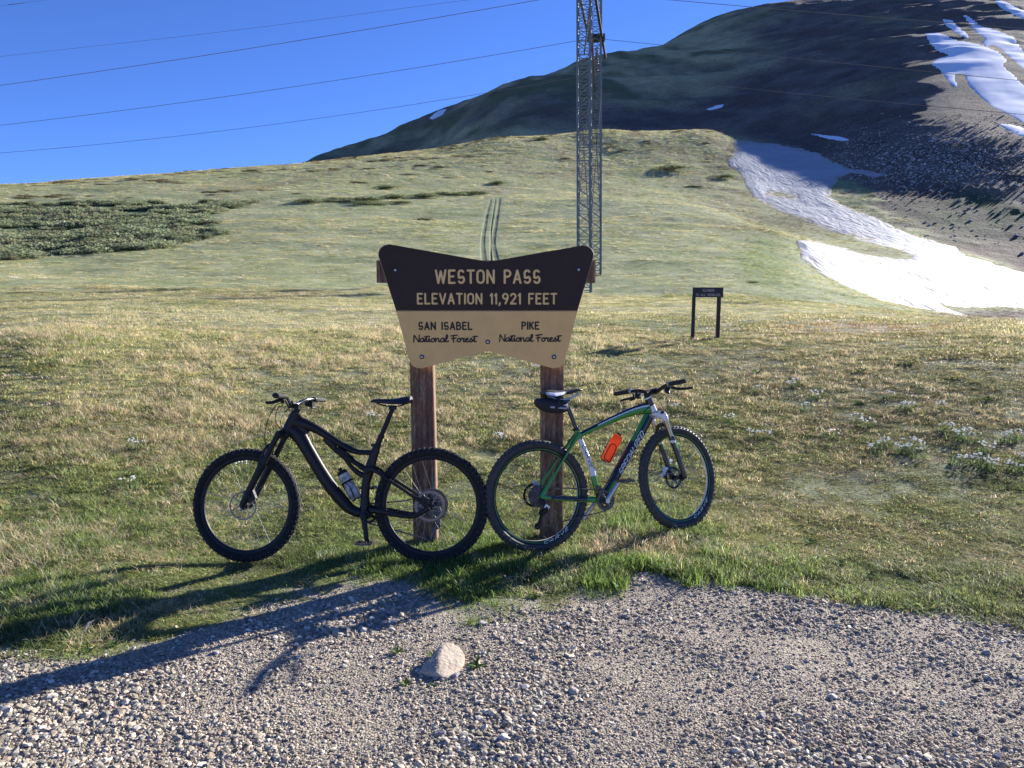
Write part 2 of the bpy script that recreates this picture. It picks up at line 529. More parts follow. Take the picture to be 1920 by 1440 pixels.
def ground_color(x, y, z):
    r = np.hypot(x, y)
    px, py = project(x, y, z)
    px, py = np.nan_to_num(px, nan=-5000.), np.nan_to_num(py, nan=5000.)
    B = lambda cx, cy, sx, sy: np.exp(-((px - cx) / sx) ** 2 - ((py - cy) / sy) ** 2)
    n1 = fbm(x / 1.7, y / 1.7, 4, 101) * 1.5
    n2 = fbm(x / 7.0, y / 11.0, 4, 111) * 1.6
    n3 = fbm(x / 34.0, y / 60.0, 4, 121) * 1.6
    n4 = fbm(x / .55, y / .55, 3, 131) * 1.5
    c = np.empty(x.shape + (3,)); c[...] = (0.245, 0.265, 0.132)
    dry = np.clip(0.5 + 0.9 * n1 + 0.7 * n2 * sstep(8, 30, r) + 0.5 * n4 * sstep(25, 8, r), 0, 1)
    c = mixc(c, (0.36, 0.365, 0.205), dry * 0.62)
    green = np.clip(0.1 + 1.1 * fbm(x / 2.3 + 9, y / 2.3, 4, 141) + 0.8 * fbm(x / 15. + 3, y / 22., 3, 151), 0, 1)
    c = mixc(c, (0.135, 0.185, 0.06), green * 0.75)
    grey = np.clip(0.9 * fbm(x / 4. + 2, y / 4.5, 4, 161) + 0.05, 0, 1)
    c = mixc(c, (0.215, 0.23, 0.13), grey * 0.6)
    # straw band in the middle distance
    strawy = sstep(530, 625, py) * sstep(800, 700, py) * np.clip(0.55 + 1.2 * n1, 0, 1)
    c = mixc(c, (0.385, 0.375, 0.225), strawy * 0.45)
    # lush strip by the gravel
    e = np.interp(x, EDGE_X, EDGE_Y)
    lush = np.clip(sstep(2.0, 0.2, y - e) * (0.42 + 1.5 * n4 + .9 * n1) + 1.5 * B(960, 1075, 260, 70) + 0.4 * B(160, 1010, 260, 120), 0, 1) * sstep(11, 6, r)
    lush = lush * (1 - 0.5 * sstep(1.2, 2.0, x))
    c = mixc(c, (0.118, 0.172, 0.05), lush * 0.9)
    # dull grazed ground on the right of the near meadow
    dull = sstep(1.4, 3.0, x) * sstep(20, 8, r) * np.clip(0.6 + 0.8 * n1, 0, 1)
    c = mixc(c, (0.175, 0.18, 0.10), dull * 0.7)
    soil_shade = np.clip(2.2 * (fbm(x / .9 + 31, y / .5, 4, 171) - 0.22), 0, 1) * sstep(30, 10, r)
    soil_shade = np.clip(soil_shade + 0.6 * B(600, 548, 120, 7) + .6 * B(790, 406, 35, 6) + .5 * B(400, 558, 150, 6) + 0.35 * B(1110, 552, 40, 9), 0, 1)  # first band is the shadow of a low bank, painted in soil colour
    c = mixc(c, (0.10, 0.085, 0.06), soil_shade * 0.5)
    # upper slopes
    brown = np.clip(1.5 * (fbm(x / 9., y / 30., 4, 181) - .12), 0, 1) * sstep(110, 200, r)
    c = mixc(c, (0.145, 0.115, 0.075), brown * 0.8)
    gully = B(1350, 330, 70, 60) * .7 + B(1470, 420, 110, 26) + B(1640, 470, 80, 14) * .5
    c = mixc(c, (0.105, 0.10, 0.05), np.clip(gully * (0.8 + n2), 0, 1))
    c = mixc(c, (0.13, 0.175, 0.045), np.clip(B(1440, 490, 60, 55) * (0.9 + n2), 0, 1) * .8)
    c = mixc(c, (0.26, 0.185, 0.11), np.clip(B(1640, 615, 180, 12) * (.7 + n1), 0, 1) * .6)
    # mountain
    mt = sstep(-12, 14, r - np.interp(np.degrees(np.arctan2(x, y)), [-60, -10, 0, 10, 16, 20, 23.6, 26, 30, 34, 60], [330, 320, 318, 322, 318, 285, 218, 182, 168, 152, 150]) + 25 * n2)
    tun = np.clip(0.5 + 1.5 * fbm(x / 60. + y / 140., y / 110., 4, 201) + 0.9 * fbm(x / 14., y / 40., 3, 211), 0, 1)
    m = np.empty(c.shape); m[...] = (0.31, 0.26, 0.125)
    m = mixc(m, (0.46, 0.38, 0.19), np.clip((tun - .40) * 2.2, 0, 1))
    m = mixc(m, (0.165, 0.155, 0.065), np.clip((.42 - tun) * 2.5, 0, 1))
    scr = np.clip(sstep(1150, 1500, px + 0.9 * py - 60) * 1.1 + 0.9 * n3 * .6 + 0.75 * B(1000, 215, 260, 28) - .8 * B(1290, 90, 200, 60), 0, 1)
    rock = np.empty(c.shape); rock[...] = (0.125, 0.09, 0.066)
    rock = mixc(rock, (0.19, 0.145, 0.112), np.clip(.4 + 1.4 * fbm(x / 12., y / 18., 4, 221), 0, 1))
    m = m * (1 - scr[..., None]) + rock * scr[..., None]
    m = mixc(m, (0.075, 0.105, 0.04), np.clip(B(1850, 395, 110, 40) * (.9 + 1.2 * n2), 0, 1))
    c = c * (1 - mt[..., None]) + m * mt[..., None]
    c = mixc(c, (0.10, 0.088, 0.075), np.clip(B(1880, 590, 110, 9) * 1.3, 0, 1))  # shaded rock under the snow edge, its shade put into the colour
    return c, mt, scr * mt, lush


RUTS, RUTW = [], []
for line, w in (([(921, 373), (914, 398), (909, 425), (905, 452), (906, 476), (909, 492)], .19), ([(929, 373), (925, 400), (921, 430), (920, 460), (921, 490)], .07), ([(937, 372), (933, 400), (929, 425), (925, 452), (928, 476), (933, 492)], .19)):
    pp = catmull([Vector((a, b, 0)) for a, b in line], [(1, 1)] * len(line), 14)[0]
    W_ = hit([p.x for p in pp], [p.y for p in pp])
    W_ = W_[np.argsort(W_[:, 1])]
    RUTS.append((W_[:, 0], W_[:, 1])); RUTW.append(w)
for (rx, ry), w in zip(RUTS, RUTW):            # wheel ruts pressed into the turf
    dd = np.abs(GX - np.interp(GY, ry, rx)); on = (GY > ry[0]) & (GY < ry[-1]) & (np.abs(AZ)[:, None] < .3)
    GZ = GZ - np.where(on, .05 * sstep(w * 1.6, w * .5, dd), 0)
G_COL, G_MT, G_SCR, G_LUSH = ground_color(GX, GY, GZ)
G_GRV = gravel_mask(GX, GY)
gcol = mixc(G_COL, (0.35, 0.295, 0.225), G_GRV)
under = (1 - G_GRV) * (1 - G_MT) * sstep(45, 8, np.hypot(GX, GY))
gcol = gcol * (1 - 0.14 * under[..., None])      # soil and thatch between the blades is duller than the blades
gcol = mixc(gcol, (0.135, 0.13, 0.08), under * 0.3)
for (rx, ry), w in zip(RUTS, RUTW):  # shade inside the ruts painted in along with their dark earth
    dd = np.abs(GX - np.interp(GY, ry, rx)); on = (GY > ry[0]) & (GY < ry[-1]) & (np.abs(AZ)[:, None] < .3)
    gcol = mixc(gcol, (0.12, 0.12, 0.07), np.where(on, sstep(w * 1.2, w * .8, dd) * np.clip(.85 + .6 * fbm(GX / 3., GY / 3., 3, 661), 0, 1), 0))
zone = np.stack([G_GRV, G_MT, G_SCR], -1)


def ground_material():
    m = bpy.data.materials.new('ground')
    m.use_nodes = True
    N, L = m.node_tree.nodes, m.node_tree.links
    p = N['Principled BSDF']
    p.inputs['Roughness'].default_value = 0.95
    p.inputs['Specular IOR Level'].default_value = 0.15
    geo = N.new('ShaderNodeNewGeometry')
    ab = N.new('ShaderNodeAttribute'); ab.attribute_name = 'base'
    az = N.new('ShaderNodeAttribute'); az.attribute_name = 'zone'
    sep = N.new('ShaderNodeSeparateColor'); L.new(az.outputs['Color'], sep.inputs[0])

    def noise(scale, detail=6, rough=0.65):
        t = N.new('ShaderNodeTexNoise'); t.inputs['Scale'].default_value = scale
        t.inputs['Detail'].default_value = detail; t.inputs['Roughness'].default_value = rough
        L.new(geo.outputs['Position'], t.inputs['Vector']); return t.outputs['Fac']

    def mrange(src, a, b, c, d):
        t = N.new('ShaderNodeMapRange'); L.new(src, t.inputs[0])
        for i, q in zip((1, 2, 3, 4), (a, b, c, d)): t.inputs[i].default_value = q
        return t.outputs[0]

    def math_(op, a, b):
        t = N.new('ShaderNodeMath'); t.operation = op
        for i, q in enumerate((a, b)):
            if isinstance(q, (int, float)): t.inputs[i].default_value = q
            else: L.new(q, t.inputs[i])
        return t.outputs[0]

    def mixf(f, a, b):
        t = N.new('ShaderNodeMix'); t.data_type = 'FLOAT'
        for s_, q in ((0, f), (2, a), (3, b)):
            if isinstance(q, (int, float)): t.inputs[s_].default_value = q
            else: L.new(q, t.inputs[s_])
        return t.outputs[0]
    # tone variation: fine in the near ground, coarse on the mountain
    fine = mrange(noise(38), 0.3, 0.7, 0.55, 1.45)
    mid = mrange(noise(4.5), 0.3, 0.7, 0.75, 1.28)
    far = mrange(noise(0.45, 8, 0.72), 0.3, 0.7, 0.6, 1.42)
    grass_tone = math_('MULTIPLY', math_('MULTIPLY', fine, mid), mrange(noise(0.9, 8, .7), .3, .7, .8, 1.22))
    mt_tone = math_('MULTIPLY', far, mrange(noise(0.06, 6, .6), .3, .7, .8, 1.2))
    vor = N.new('ShaderNodeTexVoronoi'); vor.inputs['Scale'].default_value = 95
    L.new(geo.outputs['Position'], vor.inputs['Vector'])
    vs = N.new('ShaderNodeSeparateColor'); L.new(vor.outputs['Color'], vs.inputs[0])
    grv_tone = math_('MULTIPLY', mrange(vs.outputs[0], 0, 1, 0.62, 1.35), mrange(noise(2.2), .3, .7, .85, 1.15))
    tone = mixf(sep.outputs[1], mixf(sep.outputs[0], grass_tone, grv_tone), mt_tone)
    mul = N.new('ShaderNodeVectorMath'); mul.operation = 'SCALE'
    L.new(ab.outputs['Color'], mul.inputs[0]); L.new(tone, mul.inputs['Scale'])
    L.new(mul.outputs[0], p.inputs['Base Color'])
    # relief
    h_grv = math_('MULTIPLY', math_('SUBTRACT', 1.0, vor.outputs['Distance']), 0.006)
    h_gr = math_('MULTIPLY', noise(30), 0.035)
    h_mt = math_('ADD', math_('MULTIPLY', noise(0.35, 8, .7), 1.1), math_('MULTIPLY', noise(1.4, 4), 0.25))
    h = mixf(sep.outputs[1], mixf(sep.outputs[0], h_gr, h_grv), h_mt)
    b = N.new('ShaderNodeBump'); b.inputs['Strength'].default_value = 0.9; b.inputs['Distance'].default_value = 1.0
    L.new(h, b.inputs['Height']); L.new(b.outputs[0], p.inputs['Normal'])
    return m


M_GROUND = ground_material()
azd = np.degrees(AZ)[:, None]
split = np.interp(azd, [-60, -10, 0, 10, 16, 20, 26, 34, 60], [345, 345, 345, 345, 338, 300, 232, 190, 175])
is_mt = (RR[None] > split)
is_far = np.abs(azd) < 62
mt_keep = is_mt & is_far & (RR[None] < 3400)
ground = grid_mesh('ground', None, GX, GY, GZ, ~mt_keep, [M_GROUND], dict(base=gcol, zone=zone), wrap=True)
tag(ground, 'gravel pull-out and rolling alpine meadow', kind='structure')
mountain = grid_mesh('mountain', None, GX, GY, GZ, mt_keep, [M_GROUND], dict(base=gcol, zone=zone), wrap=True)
tag(mountain, 'dark tundra and scree mountain behind the meadow', kind='structure')

# ------------------------------------------------------------------ snow patches
def snow_material():
    m = mat('snow', (0.66, 0.675, 0.70), rough=0.7, spec=0.25)
    N, L = m.node_tree.nodes, m.node_tree.links
    p = N['Principled BSDF']
    geo = N.new('ShaderNodeNewGeometry')
    mp = N.new('ShaderNodeMapping'); mp.inputs['Scale'].default_value = (0.9, 0.2, 0.4); mp.inputs['Rotation'].default_value = (0, 0, rad(25))
    L.new(geo.outputs['Position'], mp.inputs['Vector'])
    t = N.new('ShaderNodeTexNoise'); t.inputs['Scale'].default_value = 1.0; t.inputs['Detail'].default_value = 6; t.inputs['Distortion'].default_value = 0.7
    L.new(mp.outputs[0], t.inputs['Vector'])
    b = N.new('ShaderNodeBump'); b.inputs['Strength'].default_value = 0.7; b.inputs['Distance'].default_value = .8
    L.new(t.outputs['Fac'], b.inputs['Height']); L.new(b.outputs[0], p.inputs['Normal'])
    t2 = N.new('ShaderNodeTexNoise'); t2.inputs['Scale'].default_value = 0.08; t2.inputs['Detail'].default_value = 7; t2.inputs['Roughness'].default_value = .7
    L.new(geo.outputs['Position'], t2.inputs['Vector'])
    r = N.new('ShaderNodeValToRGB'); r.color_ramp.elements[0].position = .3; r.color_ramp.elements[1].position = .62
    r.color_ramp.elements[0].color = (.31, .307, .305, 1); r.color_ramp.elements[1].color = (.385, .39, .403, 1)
    L.new(t2.outputs['Fac'], r.inputs[0])
    rim = N.new('ShaderNodeAttribute'); rim.attribute_name = 'rim'
    mx = N.new('ShaderNodeMix'); mx.data_type = 'RGBA'; mx.inputs[6].default_value = (.36, .32, .28, 1)   # meltwater grit along the margin
    L.new(rim.outputs['Fac'], mx.inputs[0]); L.new(r.outputs[0], mx.inputs[7]); L.new(mx.outputs[2], p.inputs['Base Color'])
    return m
M_SNOW = snow_material()
M_BRIGHT_SNOW = mat('brightened_snow', (.86, .87, .88), rough=.7, spec=.25, noise=(.05, (.78, .785, .80), .2))  # snow copy with light put into its colour for the shaded high patches
SNOW = [
    ([(1374, 262), (1395, 261), (1440, 267), (1490, 275), (1535, 287), (1570, 305), (1600, 317), (1640, 321), (1662, 328), (1640, 333), (1590, 326), (1575, 337), (1560, 352), (1556, 364), (1575, 380), (1620, 398),
      (1680, 425), (1740, 450), (1790, 464), (1810, 478), (1880, 499), (1930, 515), (2010, 530), (2010, 585), (1920, 577), (1850, 578), (1800, 575), (1758, 571), (1790, 585), (1822, 597), (1770, 589), (1700, 578), (1640, 561),
      (1590, 541), (1540, 515), (1503, 485), (1489, 452), (1510, 448), (1560, 459), (1620, 476), (1680, 485), (1706, 482), (1690, 470), (1640, 456), (1580, 441), (1540, 426), (1490, 406), (1440, 386), (1408, 368), (1398, 345),
      (1385, 322), (1366, 312), (1364, 300), (1376, 284)], (60, 320), 'long snowfield filling the gully below the dark scree slope', 0.55),
    ([(1732, 62), (1760, 60), (1800, 76), (1838, 83), (1870, 95), (1890, 112), (1882, 122), (1897, 136), (1920, 158), (1950, 172), (1950, 245), (1915, 230), (1885, 213), (1860, 201), (1835, 181), (1815, 160), (1806, 140), (1790, 139),
      (1798, 166), (1785, 163), (1773, 148), (1758, 128), (1741, 122), (1758, 109), (1777, 104), (1755, 96), (1744, 84)], (210, 1700), 'jagged snow patch high on the mountain, widest one up there', .3),
    ([(1800, 24), (1818, 29), (1838, 47), (1872, 57), (1902, 69), (1922, 98), (1950, 125), (1950, 142), (1915, 128), (1892, 108), (1876, 92), (1858, 84), (1850, 91), (1840, 80), (1846, 71), (1832, 64), (1818, 48)], (240, 1800), 'snow patch just above the widest high snow patch', .3),
    ([(1762, 32), (1785, 37), (1799, 51), (1817, 66), (1814, 75), (1795, 63), (1775, 51)], (240, 1800), 'short diagonal snow streak at the upper edge of the high snow', 1.0),
    ([(1866, 230), (1900, 234), (1950, 248), (1950, 268), (1905, 252), (1885, 243)], (190, 1300), 'small snow patch on the slope beneath the widest high patch', 1.0),
    ([(1862, 0), (1880, 0), (1922, 20), (1960, 34), (1960, 52), (1908, 32), (1876, 16)], (300, 2000), 'topmost snow streak near the mountain crest', 1.0),
    ([(1508, 249), (1540, 251), (1580, 256), (1597, 262), (1588, 266), (1555, 262), (1530, 255)], (200, 560), 'thin snow sliver on scree above the gully snowfield', 0.9),
    ([(1322, 205), (1345, 197), (1363, 195), (1350, 203), (1330, 208)], (360, 1300), 'tiny snow sliver in the middle of the dark slope', 1.0),
    ([(803, 222), (820, 208), (838, 203), (830, 216), (812, 225)], (500, 760), 'tiny snow patch by the skyline of the low mountain shoulder', 1.2),
]
_jit = 5.0 * fbm(GX / 7., GY / 7., 4, 301) + 2.5 * fbm(GX / 2., GY / 2., 3, 311)
for poly, (r0, r1), label, hh in SNOW:
    P = np.array(poly)
    sel = (GPX > P[:, 0].min() - 40) & (GPX < P[:, 0].max() + 40) & (GPY > P[:, 1].min() - 40) & (GPY < P[:, 1].max() + 40) & (RR[None] > r0) & (RR[None] < r1)
    D = np.full(GX.shape, -99.0)
    D[sel] = poly_dist(GPX[sel], GPY[sel], poly)
    if P[:, 0].max() > 1980:
        hole = poly_dist(GPX[sel], GPY[sel], [(1440, 362), (1458, 361), (1478, 365), (1492, 370), (1480, 371), (1458, 367)])
        D[sel] = np.minimum(D[sel], -hole)
    D = D + _jit * (1 if len(poly) > 30 else .22)
    keep = np.zeros(GX.shape, bool)
    near = D > -7
    keep[:-1, :-1] = near[:-1, :-1] & near[1:, :-1] & near[:-1, 1:] & near[1:, 1:]
    if not keep.any(): continue
    off = np.clip(D / 16.0, -1, 1.0)
    lift = np.where(off > 0, .6 * hh * np.clip(off, 0, 1), 2.0 * off)
    lift = lift + np.where(off > 0, .12 * fbm(GX / 6., GY / 9., 3, 321), 0) * np.clip(off, 0, 1)
    o = grid_mesh('snow_patch', None, GX, GY, GZ + lift, keep, [M_SNOW if len(poly) > 30 else M_BRIGHT_SNOW], dict(rim=np.repeat(sstep(0, 9, D + 4 * _jit / 5)[..., None], 3, -1)))
    tag(o, label, 'snow patch', 'snow patches left on the mountain')

# ------------------------------------------------------------------ scatter with geometry nodes
def make_scatter(name, pts, rot, scale, idx, tint, protos, label):
    me = bpy.data.meshes.new(name)
    n = len(pts)
    me.vertices.add(n)
    me.vertices.foreach_set('co', np.asarray(pts, np.float32).ravel())
    def at_(nm, ty, key, arr):
        a = me.attributes.new(nm, ty, 'POINT'); a.data.foreach_set(key, arr)
    at_('rot', 'FLOAT_VECTOR', 'vector', np.asarray(rot, np.float32).ravel())
    at_('size', 'FLOAT_VECTOR', 'vector', np.asarray(scale, np.float32).ravel())
    at_('pick', 'INT', 'value', np.asarray(idx, np.int32))
    t4 = np.ones((n, 4), np.float32); t4[:, :3] = tint
    at_('tint', 'FLOAT_COLOR', 'color', t4.ravel())
    o = bpy.data.objects.new(name, me)
    link(o)
    ng = bpy.data.node_groups.new(name + '_scatter', 'GeometryNodeTree')
    ng.interface.new_socket('Geometry', in_out='INPUT', socket_type='NodeSocketGeometry')
    ng.interface.new_socket('Geometry', in_out='OUTPUT', socket_type='NodeSocketGeometry')
    N, L = ng.nodes, ng.links
    gi, go = N.new('NodeGroupInput'), N.new('NodeGroupOutput')
    join = N.new('GeometryNodeJoinGeometry')
    def named(nm, ty):
        q = N.new('GeometryNodeInputNamedAttribute'); q.data_type = ty; q.inputs[0].default_value = nm
        return next(s for s in q.outputs if s.enabled and s.name == 'Attribute')
    rotn, sizn, pik = named('rot', 'FLOAT_VECTOR'), named('size', 'FLOAT_VECTOR'), named('pick', 'INT')
    e2r = N.new('FunctionNodeEulerToRotation'); L.new(rotn, e2r.inputs[0])
    for k, pr in enumerate(protos):
        oi = N.new('GeometryNodeObjectInfo'); oi.inputs['Object'].default_value = pr; oi.inputs['As Instance'].default_value = True
        cmp = N.new('FunctionNodeCompare'); cmp.data_type = 'INT'; cmp.operation = 'EQUAL'
        ins = [s for s in cmp.inputs if s.enabled]
        L.new(pik, ins[0]); ins[1].default_value = k
        ip = N.new('GeometryNodeInstanceOnPoints')
        L.new(gi.outputs[0], ip.inputs['Points']); L.new(cmp.outputs[0], ip.inputs['Selection'])
        L.new(oi.outputs['Geometry'], ip.inputs['Instance']); L.new(e2r.outputs[0], ip.inputs['Rotation']); L.new(sizn, ip.inputs['Scale'])
        L.new(ip.outputs[0], join.inputs[0])
    L.new(join.outputs[0], go.inputs[0])
    md = o.modifiers.new('scatter', 'NODES'); md.node_group = ng
    tag(o, label, kind='stuff')
    return o


def proto(name, mb_or_me, m=None, tones=None):
    me = mb_or_me
    return bpy.data.objects.new(name, me)


def blade_mesh(name, blades, m):
    """blades: list of (root, dir angle, height, lean, width, tone)"""
    vs, fs, tn = [], [], []
    for (x, y, a, h, lean, w, tone) in blades:
        dx, dy = math.cos(a), math.sin(a)
        sx, sy = -dy * w / 2, dx * w / 2
        b = len(vs)
        for t, ww in ((0, 1.0), (0.45, 0.85), (0.8, 0.5)):
            ox = lean * h * t * t
            zz = h * (t - 0.35 * lean * t * t)
            cx, cy = x + dx * ox, y + dy * ox
            vs.append((cx - sx * ww, cy - sy * ww, zz)); vs.append((cx + sx * ww, cy + sy * ww, zz))
        vs.append((x + dx * lean * h, y + dy * lean * h, h * (1 - 0.35 * lean)))
        fs += [(b, b + 1, b + 3, b + 2), (b + 2, b + 3, b + 5, b + 4), (b + 4, b + 5, b + 6)]
        tn += [tone] * 7
    me = bpy.data.meshes.new(name)
    me.from_pydata(vs, [], fs)
    color_attr(me, 'tone', np.array(tn))
    me.materials.append(m)
    return me


def tones(kind):
    k = random.uniform(.5, 1.5)
    if kind == 'g': return (k * random.uniform(.85, 1.2), k, k * random.uniform(.7, 1.1))
    return (k * random.uniform(.95, 1.1), k, k * random.uniform(.85, 1.05))


M_GRASS = foliage_mat('grass_blade', 0.52)
def turf(name, n, R, h0, h1, l0, l1, w, straw=0.2):
    bl = []
    for _ in range(n):
        a = random.uniform(0, 6.283); q = R * math.sqrt(random.random())
        t = tones('g')
        if random.random() < straw: t = (t[0] * 1.9, t[1] * 1.45, t[2] * 1.6)
        bl.append((q * math.cos(a), q * math.sin(a), random.uniform(0, 6.283), random.uniform(h0, h1), random.uniform(l0, l1), w * random.uniform(.7, 1.3), t))
    return proto(name, blade_mesh(name, bl, M_GRASS))
T_SHORT = [turf('turf_tuft', 54, .08, .018, .05, .4, 1.8, .0038, .22), turf('turf_tuft', 48, .08, .015, .042, .6, 2.0, .004, .38)]
T_LUSH = [turf('lush_tuft', 60, .075, .03, .07, .3, 1.1, .0042, .12)]
T_MAT = [turf('mat_tuft', 44, .085, .010, .026, .8, 2.2, .006, .5)]
T_DRY = [turf('dry_tuft', 26, .06, .045, .125, .3, 1.5, .0027, .85)]
T_FAR = [turf('far_tuft', 62, .30, .035, .11, .5, 1.7, .013, .4), turf('far_dry_tuft', 52, .28, .05, .17, .35, 1.5, .010, .7)]

pts, rot, scl, pick, tin = [], [], [], [], []
def ring(r0, r1, dens, az_half, fn):
    area = math.radians(2 * az_half) / 2 * (r1 * r1 - r0 * r0)
    n = int(area * dens)
    r = np.sqrt(RNG.uniform(r0 * r0, r1 * r1, n)); a = np.radians(RNG.uniform(-az_half, az_half, n))
    x, y = r * np.sin(a), r * np.cos(a)
    fn(x, y, r)


def add_pts(x, y, size, kinds, tint, zsc=None):
    n = len(x)
    z = height(x, y)
    pts.append(np.stack([x, y, z - 0.004], 1))
    rot.append(np.stack([RNG.uniform(-.12, .12, n), RNG.uniform(-.12, .12, n), RNG.uniform(0, 6.283, n)], 1))
    s = size * RNG.uniform(.7, 1.3, n)
    scl.append(np.stack([s, s, s * (zsc if zsc is not None else 1.0) * RNG.uniform(.75, 1.25, n)], 1))
    pick.append(kinds); tin.append(tint)


def near_fn(x, y, r):
    g = gravel_mask(x, y)
    n0 = fbm(x * 1.3, y * 1.3, 4, 401) * 1.5
    keep = (RNG.random(len(x)) < (1 - g) ** 2) & (RNG.random(len(x)) < np.clip(0.93 + n0, .35, 1))
    x, y, r, n0 = x[keep], y[keep], r[keep], n0[keep]
    z = height(x, y)
    c, mt_, sc_, lush = ground_color(x, y, z)
    u = RNG.random(len(x))
    dryp = np.clip(.06 + .30 * fbm(x / 1.1 + 5, y / 1.1, 3, 411) + .10 * sstep(6, 9, r), 0.01, .4) * (1 - lush)
    k = np.where(u < dryp, 4, np.where(u < dryp + .62 * lush, 2, np.where(u < dryp + .62 * lush + .25 * (1 - lush), 3, RNG.integers(0, 2, len(x)))))
    t = c * RNG.uniform(.7, 1.45, (len(x), 1)) * np.array([1.2, 1.32, 1.13])
    t = np.where((RNG.random(len(x)) < .10)[:, None], np.array([.42, .43, .30]) * RNG.uniform(.6, 1.1, (len(x), 1)), t)
    t = np.where((k == 4)[:, None], np.array([.455, .48, .30]) * RNG.uniform(.7, 1.15, (len(x), 1)), t)
    dullz = 1 - .4 * sstep(1.0, 2.6, x)
    add_pts(x, y, np.full(len(x), .82) * (1 + .06 * (r - 4)), k, t, (.74 + .5 * lush + np.clip(n0, -.3, .5) * .6) * dullz)


def mid_fn(x, y, r):
    z = height(x, y)
    c, mt_, sc_, lush = ground_color(x, y, z)
    dryp = np.clip(.16 + .9 * fbm(x / 3. + 5, y / 3., 3, 421), 0, .5) * (1 - .7 * sstep(.05, .35, x / r) * sstep(30, 12, r))
    u = RNG.random(len(x))
    k = np.where(u < dryp, 6, 5)
    t = c * RNG.uniform(.6, 1.5, (len(x), 1)) * np.array([1.13, 1.2, 1.1])
    t = np.where((RNG.random(len(x)) < .05)[:, None], np.array([.62, .61, .50]), t)
    t = np.where((k == 6)[:, None], t * .5 + np.array([.42, .445, .275]) * .5, t)
    sel = (mt_ < .5)
    for rx, ry in RUTS: sel = sel & ~((np.abs(x - np.interp(y, ry, rx)) < .55) & (y > ry[0]) & (y < ry[-1]))
    add_pts(x[sel], y[sel], (np.interp(r, [7, 20, 60, 150, 310], [.30, .55, .8, 1.4, 2.2]) * np.clip(.9 + .8 * fbm(x / 2., y / 2., 2, 431), .5, 1.4))[sel], k[sel], t[sel], .85)


ring(3.2, 6.2, 1250, 56, near_fn)
ring(6.2, 9.5, 680, 54, near_fn)
ring(9.5, 15, 270, 52, near_fn)
ring(8.0, 20, 40, 52, mid_fn)
ring(20, 45, 26, 50, mid_fn)
ring(45, 110, 4.5, 48, mid_fn)
ring(110, 320, 1.5, 46, mid_fn)
P_ALL = np.concatenate(pts)
grass = make_scatter('grass', P_ALL, np.concatenate(rot), np.concatenate(scl), np.concatenate(pick), np.concatenate(tin),
                     T_SHORT + T_LUSH + T_MAT + T_DRY + T_FAR, 'short alpine meadow grass with straw stalks')

# ------------------------------------------------------------------ gravel
def pebble(name, seed, sub=1):
    bm = bmesh.new()
    bmesh.ops.create_icosphere(bm, subdivisions=sub, radius=1.0)
    rg = random.Random(seed)
    ax = [Vector((rg.uniform(-1, 1), rg.uniform(-1, 1), rg.uniform(-1, 1))).normalized() for _ in range(5)]
    cut = [rg.uniform(.5, .85) for _ in ax]
    for v in bm.verts:
        p = v.co.copy()
        for a, c in zip(ax, cut):
            d = p.dot(a)
            if d > c: p -= a * (d - c)
        p *= rg.uniform(.92, 1.08)
        v.co = Vector((p.x * 1.15, p.y * .9, p.z * .62))
    me = bpy.data.meshes.new(name)
    bm.to_mesh(me); bm.free()
    return me


def stone_mat(name, inst=True, c0=(.34, .3, .26)):
    m = mat(name, c0, rough=.9, spec=.25)
    N, L = m.node_tree.nodes, m.node_tree.links
    p = N['Principled BSDF']
    if inst:
        a = N.new('ShaderNodeAttribute'); a.attribute_name = 'tint'; a.attribute_type = 'INSTANCER'
        t = N.new('ShaderNodeTexNoise'); t.inputs['Scale'].default_value = 2.5; t.inputs['Detail'].default_value = 4
        tc = N.new('ShaderNodeTexCoord'); L.new(tc.outputs['Object'], t.inputs['Vector'])
        mr = N.new('ShaderNodeMapRange'); L.new(t.outputs['Fac'], mr.inputs[0]); mr.inputs[1].default_value = .3; mr.inputs[2].default_value = .7; mr.inputs[3].default_value = .75; mr.inputs[4].default_value = 1.2
        v = N.new('ShaderNodeVectorMath'); v.operation = 'SCALE'
        L.new(a.outputs['Color'], v.inputs[0]); L.new(mr.outputs[0], v.inputs['Scale']); L.new(v.outputs[0], p.inputs['Base Color'])
    return m
M_PEB = stone_mat('pebble')
PEB = []
for k in range(6):
    me = pebble('pebble', 40 + k); me.materials.append(M_PEB)
    PEB.append(proto('pebble', me))


def pebbles(name, x, y, size, label, tint, protos, sink=.25):
    n = len(x)
    z = height(x, y)
    p = np.stack([x, y, z + size * (.45 - sink)], 1)
    r = np.stack([RNG.uniform(-.5, .5, n), RNG.uniform(-.5, .5, n), RNG.uniform(0, 6.283, n)], 1)
    s = size[:, None] * RNG.uniform(.75, 1.3, (n, 3))
    return make_scatter(name, p, r, s, RNG.integers(0, len(protos), n), tint, protos, label)


